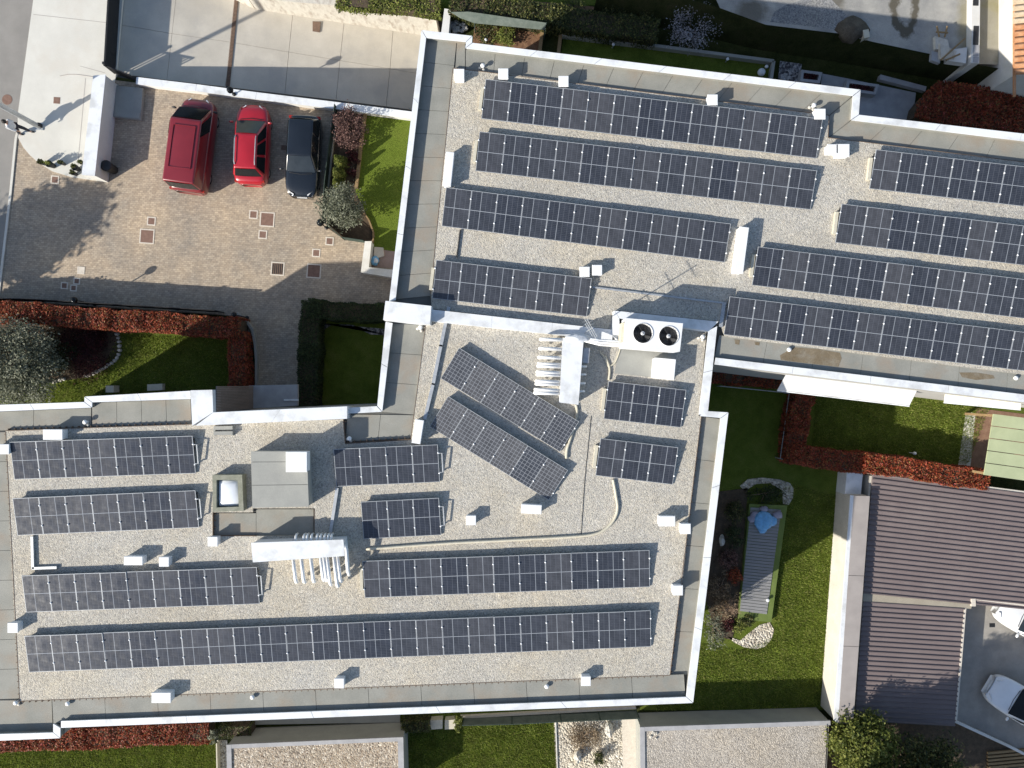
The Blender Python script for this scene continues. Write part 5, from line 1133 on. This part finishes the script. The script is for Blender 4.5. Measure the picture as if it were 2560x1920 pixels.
mb = MB(); mb.prism(PX([(2520, 178), (2580, 185), (2580, 230), (2515, 215)], .4), 0, .4); tag(build(mb, 'grey_crate', M_greystone), 'grey crate stack at the right edge beside the tarpaulin', 'crate')
mb = MB(); mb.prism(PX([(2466, 155), (2502, 160), (2500, 180), (2462, 174)], .3), 0, .3); tag(build(mb, 'stone_block', M_frame), 'beige stone block at the foot of the boundary wall', 'block')

# ---------------------------------------------------------------- right hand gardens
sheet('lawn', [(1600, 920), (2105, 960), (2105, 1240), (2060, 1775), (1600, 1775)], .0, M_lawn)
sheet('lawn', [(2000, 930), (2600, 990), (2600, 1200), (2000, 1150)], .003, M_lawn)
hedge('red_hedge', 'dark red hedge arm beside the wide awning', [W2(u, v, 1.3) for u, v in ((2012, 990), (1998, 1060), (1992, 1135))], .95, 1.3, L_red, 'red leaved hedges', 800, .055)
hedge('red_hedge', 'red hedge partly in sun above the brown corrugated roof', [W2(u, v, 1.35) for u, v in ((2000, 1140), (2180, 1160), (2450, 1198))], 1.0, 1.35, L_red, 'red leaved hedges', 950, .055)
hedge('red_hedge', 'dark red low hedge at the foot of the upper block', [W2(u, v, .7) for u, v in ((1800, 935), (1935, 950))], .9, .7, L_red, 'red leaved hedges', 600, .055)
fence('thin grey fence at the end of the shaded lawn', [(1790, 965), (1960, 982), (1938, 1143), (1985, 1150)], .7, M_galv, 2.5, False)
sheet('path', [(2415, 1030), (2460, 1035), (2440, 1170), (2395, 1165)], .01, M_apron)
mb = MB(); p = W(2284, 1133, .4); mb.tube([(p.x, p.y, 0), (p.x, p.y, .45)], .025, 7); mb.ball(p.x, p.y, .5, .09, 12); tag(build(mb, 'garden_light', M_clamp), 'small white garden light beside the red hedge', 'garden light')
# sage panel roof
t = thing('garden_pergola', 'pergola with pale sage green roof panels at the right edge', 'pergola', W(2520, 1110)); zp = 2.3
a, b, c, d = [Vector(W2(u, v, zp)) for u, v in ((2484, 1034), (2660, 1056), (2630, 1212), (2460, 1188))]
for i in range(5):
    f0, f1 = i / 5 + .006, (i + 1) / 5 - .006; mb = MB(); mb.prism([tuple(q) for q in (a.lerp(d, f0), b.lerp(c, f0), b.lerp(c, f1), a.lerp(d, f1))], zp - .06, zp + random.uniform(-.004, .004)); build(mb, 'roof_panel', M_sage, t)
for q in (a, b, c, d):
    m_ = (a + b + c + d) / 4; q = q.lerp(m_, .06); mb = MB(); mb.box(q.x, q.y, 0, .12, .12, zp - .062); build(mb, 'post', M_wood, t)
sheet('terrace', [(2440, 1020), (2600, 1040), (2600, 1200), (2425, 1180)], .014, surf('brick_terrace', (.20, .11, .07), (.28, .17, .11), 4, .9))
# grey deck with green border and blue cover
t = thing('garden_deck', 'raised grey board deck with a green border in the right garden', 'deck', W(1895, 1400)); zd = .30
mb = MB(); mb.prism(PX([(1874, 1260), (1969, 1264), (1929, 1556), (1847, 1549)], zd), -.02, zd - .03); build(mb, 'green_border', M_gpaint, t)
a, b, c, d = [Vector(W2(u, v, zd)) for u, v in ((1877, 1268), (1953, 1274), (1917, 1536), (1850, 1528))]
for i in range(34):
    f0, f1 = i / 34 + .002, (i + 1) / 34 - .002; mb = MB(); mb.prism([tuple(q) for q in (a.lerp(d, f0), b.lerp(c, f0), b.lerp(c, f1), a.lerp(d, f1))], zd - .03, zd + random.uniform(0, .006)); build(mb, 'board', M_gdeck, t)
t = thing('blue_cover', 'bright blue plastic cover lying on the shaded end of the deck', 'cover', W(1908, 1300, zd))
p = W(1910, 1303, zd + .15); mb = MB(); mb.blob(p.x, p.y, zd + .08, .50, .52, .13, .06, 18, 7, 2); mb.blob(p.x + .42, p.y - .02, zd + .05, .32, .28, .08, .1, 12, 6, 5); mb.blob(p.x - .05, p.y - .40, zd + .05, .24, .28, .08, .1, 12, 6, 9); build(mb, 'sheet', M_blue, t, True)
for i, (dx, dy) in enumerate(((-.55, .1), (.05, .6), (-.45, .35), (.75, .3))): mb = MB(); mb.blob(p.x + dx, p.y + dy, zd + .04, .25, .2, .07, .3, 9, 5, i); build(mb, 'grey_cloth', M_lilac, t, True)
p = W(1917, 1499, zd); mb = MB(); mb.lathe([(.05, 0), (.09, .14), (.02, .16)], p.x, p.y, zd, 10); tag(build(mb, 'small_pot', M_clamp), 'tiny white pot on the sunny end of the deck', 'pot')
def bed(pts, m, label, name='pebble_bed'): 
    mb = MB(); P = PX(pts, .03); mb.prism(P, -.05, .03); build(mb, name, m)['kind'] = 'structure'
bed([(1850, 1215), (1870, 1198), (1905, 1194), (1950, 1199), (1975, 1208), (1984, 1222), (1982, 1245), (1972, 1262), (1958, 1260), (1955, 1225), (1925, 1208), (1890, 1210), (1862, 1228)], M_stones, '')
bed([(1818, 1590), (1850, 1602), (1870, 1585), (1900, 1562), (1925, 1556), (1935, 1575), (1928, 1600), (1912, 1617), (1890, 1623), (1860, 1618), (1835, 1606)], M_stones, '')
bed([(1790, 1230), (1870, 1220), (1845, 1540), (1830, 1600), (1790, 1590), (1765, 1500)], M_soil, '', 'planted_bed')
for i, (l, u, v, r, h, lf, s) in enumerate((('dry brown shrub in sun beside the deck', 1805, 1475, .62, .8, L_dry, (1, 1.6)), ('dry brown shrub at the near end of the deck', 1812, 1528, .5, .55, L_dry, (1, 1.2)), ('grey green shrub against the right parapet', 1788, 1565, .75, .6, L_olive, (.8, 1.6)),
        ('dark purple shrub beside the pebble bed', 1820, 1558, .33, .45, L_maroon, (.8, 1.3)), ('yellow green low shrub beside the pebble bed', 1849, 1563, .38, .4, L_bright, (1, 1)), ('dark round shrub at the near end of the deck', 1868, 1550, .36, .45, L_dark, (1.3, .8)),
        ('shaded green shrub beside the deck, nearest the blue cover', 1840, 1280, .55, .7, L_dark, (1, 1)), ('shaded green shrub beside the middle of the deck', 1832, 1340, .6, .7, L_green, (1, 1)), ('shaded purple shrub beside the deck', 1820, 1395, .55, .6, L_plum, (1, 1)), ('red tipped shrub where the shade ends beside the deck', 1838, 1440, .4, .5, L_red, (1, 1)), ('shaded dark shrub inside the pebble ring', 1915, 1235, .75, .5, L_green, (1.3, .6)))):
    bush('garden_shrub', l, u, v, r, h, lf, n=32, per=34, size=.045, stretch=s, stem=M_twig)
p = W(1803, 1350); mb = MB(); mb.blob(p.x, p.y, .12, .14, .3, .18, .2, 9, 6, 3); tag(build(mb, 'garden_rock', M_rock), 'upright pale rock in the shaded bed beside the deck', 'rock')
# bare shrub whose branches shade the deck
p = W(1815, 1500); t = thing('bare_shrub', 'leafless shrub with thin branches leaning over the deck', 'shrub', p); mb = MB(); rr = random.Random(4)
def twig(a, d, L, r, k):
    b = a + d * L; mb.tube([a, a.lerp(b, .5) + Vector((rr.gauss(0, .03), rr.gauss(0, .03), .02)), b], [r, r * .8, r * .6], 5)
    if k:
        for _ in range(3): twig(a.lerp(b, rr.uniform(.5, 1)), (d + Vector((rr.gauss(0, .45), rr.gauss(0, .45), rr.uniform(-.1, .3)))).normalized(), L * rr.uniform(.55, .8), r * .6, k - 1)
for k in range(5): twig(p, Vector((rr.uniform(-.35, .55), rr.uniform(-.5, .5), 1)).normalized(), .75, .03, 3)
build(mb, 'branches', M_twig, t)

# neighbour: long pale wall and brown corrugated roofs
ZW = 1.62
t = thing('neighbour_wall', 'long cream boundary wall with grey coping between lawn and brown roofs', 'wall', W(2090, 1500))
wq = PX([(2126, 1238), (2174.6, 1240), (2132.7, 1811), (2085, 1801)], ZW)
mb = MB(); mb.prism(inset(wq, .02), -.1, ZW - .06); build(mb, 'wall', M_cream, t)
a, b, c, d = [Vector(q) for q in PX([(2135, 1239), (2174.6, 1240), (2132.7, 1811), (2096, 1809)], ZW)]
for f0, f1 in ((0, .35), (.35, .66), (.66, 1)):
    mb = MB(); mb.prism([tuple(q) for q in (a.lerp(d, f0 + .001), b.lerp(c, f0 + .001), b.lerp(c, f1 - .001), a.lerp(d, f1 - .001))], ZW - .06, ZW); build(mb, 'coping', M_greycap, t)
a, b, c, d = [Vector(q) for q in PX([(2126, 1238), (2134.6, 1239), (2095.6, 1808.6), (2085, 1801)], ZW)]
mb = MB(); mb.prism([tuple(q) for q in (a, b, c, d)], ZW - .06, ZW - .01); build(mb, 'white_edge', M_white, t)
mb = MB(); p, q = W(2068, 1622, .02), W(2104, 1640, ZW); mb.tube([(p.x - .01, p.y, 0), (q.x - .02, q.y, ZW - .02)], .035, 6); build(mb, 'downpipe', M_dark, t)
mb = MB(); mb.prism(PX([(2118, 1173), (2158, 1175), (2152, 1237), (2112, 1236)], 1.0), 0, 1.0); tag(build(mb, 'wall_block', M_white), 'pale shaded wall block beside the red hedge corner', 'wall')
ZR = 1.16
def ribbed(parent, q, n, z, over=.0):
    a, b, c, d = [Vector(W2(*p, z)) for p in q]; mb = MB(); mb.prism([tuple(p) for p in (a, b, c, d)], z - .08, z); build(mb, 'roof_sheet', M_brownroof, parent)
    for i in range(n + 1):
        f = i / n; p, e = a.lerp(d, f), b.lerp(c, f); L = (e - p).length; m = (p + e) / 2; mb = MB(); ang = math.atan2(e.y - p.y, e.x - p.x)
        w = .075; dx = Vector((math.cos(ang), math.sin(ang))); nn_ = Vector((-dx.y, dx.x)); vs = []
        for s in (p, e):
            for off, h in ((-w / 2 - .012, 0), (-w / 2 + .012, .055), (w / 2 - .012, .055), (w / 2 + .012, 0)): r_ = s + nn_ * off; vs.append((r_.x, r_.y, z + h))
        mb.add(vs, [(0, 4, 5, 1), (1, 5, 6, 2), (2, 6, 7, 3), (0, 1, 2, 3), (7, 6, 5, 4)]); build(mb, 'roof_rib', M_brownrib, parent)
nh = thing('neighbour_house', 'low house with two brown corrugated roofs at lower right', 'house', W(2300, 1450))
mb = MB(); mb.prism(PX([(2177, 1190), (2700, 1260), (2700, 1520), (2440, 1500), (2410, 1522), (2386, 1808), (2140, 1798)], ZR), -.1, ZR - .12); build(mb, 'wall', M_cream, nh)
ribbed(nh, [(2181.9, 1184), (2700, 1253), (2700, 1535), (2158, 1481)], 23, ZR)
ribbed(nh, [(2158, 1505), (2411, 1522), (2387, 1813), (2137, 1800)], 24, ZR - .05)
mb = MB(); mb.prism(PX([(2158, 1481), (2430, 1511), (2428, 1522), (2158, 1505)], ZR - .03), ZR - .2, ZR - .03); build(mb, 'gutter_ledge', surf('ledge_concrete', (.31, .275, .215), (.38, .34, .27), 1.5, .9, .1, 30), nh)
mb = MB(); wall_run(mb, PX([(2170, 1181), (2700, 1250)], ZR + .02), .16, ZR + .02, [ZR - .2] * 2); build(mb, 'fascia', M_cream, nh)
mb = MB(); wall_run(mb, PX([(2414, 1520), (2391, 1800)], ZR), .10, ZR - .02, [ZR - .2] * 2); build(mb, 'gutter', M_frame, nh)
mb = MB(); wall_run(mb, PX([(2434, 1497), (2434, 1516)], ZR + .06), .22, ZR + .06, [ZR - .3] * 2); build(mb, 'gutter_box', M_frame, nh)
mb = MB(); wall_run(mb, PX([(2440, 1498), (2700, 1530)], ZR), .08, ZR + .03, [ZR - .2] * 2); build(mb, 'gutter', M_frame, nh)
sheet('asphalt_court', [(2380, 1480), (2700, 1480), (2700, 1960), (2600, 1905), (2385, 1800)], .004, M_asph2)
border('court_kerb', 'white kerb bordering the asphalt court', [(2387, 1803), (2450, 1832), (2515, 1862), (2640, 1925)], .14, .15, M_plaster, 'kerb')
mb = MB(); p = W(2480, 1563); mb.box(p.x, p.y, 0, .28, .2, .02); tag(build(mb, 'drain_grate', M_black), 'black drain grate on the asphalt court', 'drain')
sheet('soil_bank', [(2080, 1810), (2390, 1806), (2520, 1865), (2640, 1930), (2640, 2100), (2080, 2100)], .0, M_soil)
t = thing('wooden_slats', 'sunlit wooden slat pallet at the lower right corner', 'pallet', W(2520, 1890))
for k in range(5):
    p, q = W(2470, 1884 + k * 9, .12), W(2600, 1872 + k * 9, .12); mb = MB(); wall_run(mb, [(p.x, p.y), (q.x, q.y)], .11, .12, [.02, .02]); build(mb, 'slat', M_wood, t)
p = W(2165, 1868, 2.2); tree('evergreen_tree', 'bright and dark green leafy tree at the lower right', p.x, p.y, 0, 3.4, 1.6, L_bright, n=200, per=70, size=.08, spread=.18, trunk=.14, cz=.58, rz=.36)
p = W(2300, 1915, 2.0); tree('evergreen_tree', 'dark shaded green tree below the brown roof', p.x, p.y, 0, 4.4, 1.7, L_dark, n=150, per=60, size=.08, spread=.24, trunk=.14, cz=.58, rz=.36)
p = W(2050, 1975); tree('evergreen_tree', 'tall tree below the photo edge shading the asphalt court', p.x, p.y, 0, 7.0, 2.3, L_dark, n=230, per=80, size=.13, spread=.30, trunk=.2, cz=.72, rz=.27)
p = W(2240, 2010); tree('evergreen_tree', 'second tall tree below the photo edge near the slat pallet', p.x, p.y, 0, 6.2, 2.0, L_dark, n=200, per=80, size=.13, spread=.30, trunk=.2, cz=.72, rz=.27)

# ---------------------------------------------------------------- lower gardens and garages
hedge('red_hedge', 'deep red hedge along the near parapet at lower left', [W2(u, v, 1.1) for u, v in ((-60, 1858), (200, 1848), (495, 1834))], 1.05, 1.1, L_red, 'red leaved hedges', 900, .055)
sheet('lawn', [(-80, 1800), (540, 1790), (540, 2050), (-80, 2050)], .0, M_lawn)
sheet('lawn', [(1000, 1780), (1400, 1770), (1400, 2050), (1000, 2050)], .0, M_lawn)
border('lawn_kerb', 'thin pale kerb between left lawn and pebble strip', [(541, 1858), (544, 1990)], .06, .35, M_hose, 'kerb')
sheet('pebble_strip', [(543, 1850), (568, 1850), (572, 2000), (546, 2000)], .01, M_stones)
def garage(label, roof_q, z, m_top, edges):
    t = thing('garage', label, 'garage', W(*roof_q[0])); P = PX(roof_q, z)
    mb = MB(); mb.prism(inset(P, .04), -.1, z - .08, top=False); build(mb, 'wall', M_slab, t)
    mb = MB(); mb.prism(inset(P, .12), z - .3, z - .06); build(mb, 'gravel_roof', m_top, t)
    for k, (i, j, w, dz) in enumerate(edges):
        mb = MB(); a, b = Vector(P[i]), Vector(P[j]); d = (b - a).normalized(); n = Vector((-d.y, d.x)); c = (a + b) / 2
        ins = n if (c + n - Vector((sum(p[0] for p in P) / 4, sum(p[1] for p in P) / 4))).length < (c - n - Vector((sum(p[0] for p in P) / 4, sum(p[1] for p in P) / 4))).length else -n
        e = d * (-.003 if k else 0); mb.prism([tuple(a - e), tuple(b + e), tuple(b + e + ins * w), tuple(a - e + ins * w)], z - .10, z + dz); build(mb, 'coping', M_greystone, t)
    return t
garage('gravel topped garage at the bottom left of centre', [(566, 1862), (1008, 1843), (1012, 2010), (570, 2030)], 1.75, M_grav_warm, [(0, 1, .20, 0), (3, 0, .24, .006), (1, 2, .28, .006)])
garage('gravel topped garage at the bottom right of centre', [(1600, 1818), (2076, 1802), (2066, 2010), (1602, 2010)], 1.60, M_grav_pale, [(0, 1, .22, 0), (3, 0, .24, .006)])
sheet('soil_strip', [(2050, 1800), (2100, 1800), (2090, 2000), (2040, 2000)], .006, M_soil_red)
t = thing('stone_heap', 'small heap of white stones on the garage gravel', 'stone heap', W(1635, 1838, 1.55))
for k in range(9):
    p = W(1635 + random.uniform(-9, 9), 1838 + random.uniform(-9, 9), 1.6); mb = MB(); mb.blob(p.x, p.y, 1.58, .06, .05, .05, .3, 7, 5, k); build(mb, 'stone', M_rock, t)
fence('green netted fence above the sunny lower lawn', [(1160, 1791), (1280, 1788), (1400, 1782), (1590, 1774)], 1.0, M_green_fence, 1.9, M_net)
border('concrete_kerb', 'pale kerb behind the green netted fence', [(1150, 1794), (1590, 1770)], .12, .2, M_frame, 'kerb')
sheet('stone_bed', [(1384, 1798), (1560, 1792), (1560, 2000), (1392, 2000)], .01, M_stones)
sheet('path', [(1555, 1790), (1590, 1790), (1590, 2000), (1558, 2000)], .014, M_frame)
border('lawn_kerb', 'thin pale kerb between sunny lawn and stone bed', [(1389, 1800), (1396, 2000)], .05, .08, M_plaster, 'kerb')
bush('dry_shrub', 'low dry brown shrub in the stone bed', 1462, 1840, .95, .35, L_dry, n=60, per=45, size=.035, stretch=(1, .8), stem=M_twig)
bush('small_shrub', 'small bright green shrub in the stone bed', 1496, 1895, .33, .6, L_dark, n=22, per=30, size=.045)
for l, u, v, a, b in (('white boulder in the upper part of the stone bed', 1522, 1826, .22, .36), ('white boulder at the bottom of the stone bed', 1445, 1893, .2, .34)):
    p = W(u, v, .2); mb = MB(); mb.blob(p.x, p.y, .12, a, b, .3, .22, 11, 7, int(u)); tag(build(mb, 'boulder', M_rock), l, 'rock')
hedge('green_hedge', 'small dark hedge above the left garage', [W2(u, v, .9) for u, v in ((560, 1832), (612, 1830))], .6, .9, L_dark, None, 800, .05)
hedge('green_hedge', 'small dark hedge right of the left garage wall', [W2(u, v, .9) for u, v in ((1015, 1822), (1062, 1818))], .55, .9, L_dark, None, 800, .05)
bush('ivy_post', 'ivy covered post at the corner of the left lawn', 538, 1835, .25, 1.4, L_olive, cat='ivy', n=30, per=30, size=.05, stretch=(.8, 1.5))
bush('ivy_post', 'ivy covered post beside the planter boxes', 1146, 1808, .25, 1.2, L_bright, cat='ivy', n=30, per=30, size=.05, stretch=(.8, 1.6))
for l, u0, u1 in (('beige planter box beside the ivy post', 1112, 1138), ('beige planter box, left of two', 1076, 1106)):
    mb = MB(); mb.prism(PX([(u0, 1801), (u1, 1799), (u1, 1822), (u0, 1824)], .45), 0, .45); tag(build(mb, 'planter_box', M_hose), l, 'planter')
mb = MB(); mb.prism(PX([(625, 1795), (1000, 1783), (1000, 1806), (618, 1812)], .1), -.02, .1); tag(build(mb, 'concrete_walkway', M_slab), 'narrow grey walkway between near parapet and left garage', 'walkway')

# ---------------------------------------------------------------- grass blades on the sunny lawns
def grass(pts, n, z=0.):
    poly = PX(pts, 0); xs = [p[0] for p in poly]; ys = [p[1] for p in poly]
    P = np.stack([RNG.uniform(min(xs), max(xs), n), RNG.uniform(min(ys), max(ys), n), np.full(n, z + .03)], 1); P = P[in_poly(P, poly)]
    n = len(P); a = RNG.uniform(0, 2 * np.pi, n); h = RNG.uniform(.02, .06, n); w = .02
    dx, dy = np.cos(a), np.sin(a); lean = RNG.normal(0, .045, (n, 2))
    B0 = P + np.stack([dx * w, dy * w, np.full(n, -.03)], 1); B1 = P - np.stack([dx * w, dy * w, np.full(n, .03)], 1); T = P + np.stack([lean[:, 0], lean[:, 1], h], 1)
    V = np.stack([B0, B1, T], 1).reshape(-1, 3); me = bpy.data.meshes.new('grass'); me.vertices.add(3 * n); me.vertices.foreach_set('co', V.astype(np.float32).ravel())
    me.loops.add(3 * n); me.loops.foreach_set('vertex_index', np.arange(3 * n, dtype=np.int32)); me.polygons.add(n); me.polygons.foreach_set('loop_start', np.arange(0, 3 * n, 3, dtype=np.int32)); me.update(calc_edges=True)
    return me
for l, pts, n in (('short green grass of the left garden lawn', [(300, 836), (600, 848), (600, 1010), (40, 1025), (120, 968), (250, 935)], 30000), ('short green grass of the right garden lawn', [(1945, 1200), (2090, 1240), (2058, 1770), (1640, 1775), (1700, 1600), (1850, 1625), (1935, 1590)], 75000),
                  ('short green grass of the lower left lawn', [(-20, 1850), (538, 1840), (542, 1935), (-20, 1935)], 25000), ('short green grass of the lower middle lawn', [(1010, 1800), (1385, 1798), (1392, 1935), (1010, 1935)], 25000),
                  ('short grass of the lawn beside the awning', [(2040, 960), (2480, 1000), (2420, 1160), (2030, 1120)], 30000)):
    o = link('grass', grass(pts, n), L_grass); o['label'] = l; o['category'] = 'grass'; o['kind'] = 'stuff'
for o in bpy.data.objects:
    if '_local' in o: del o['_local']
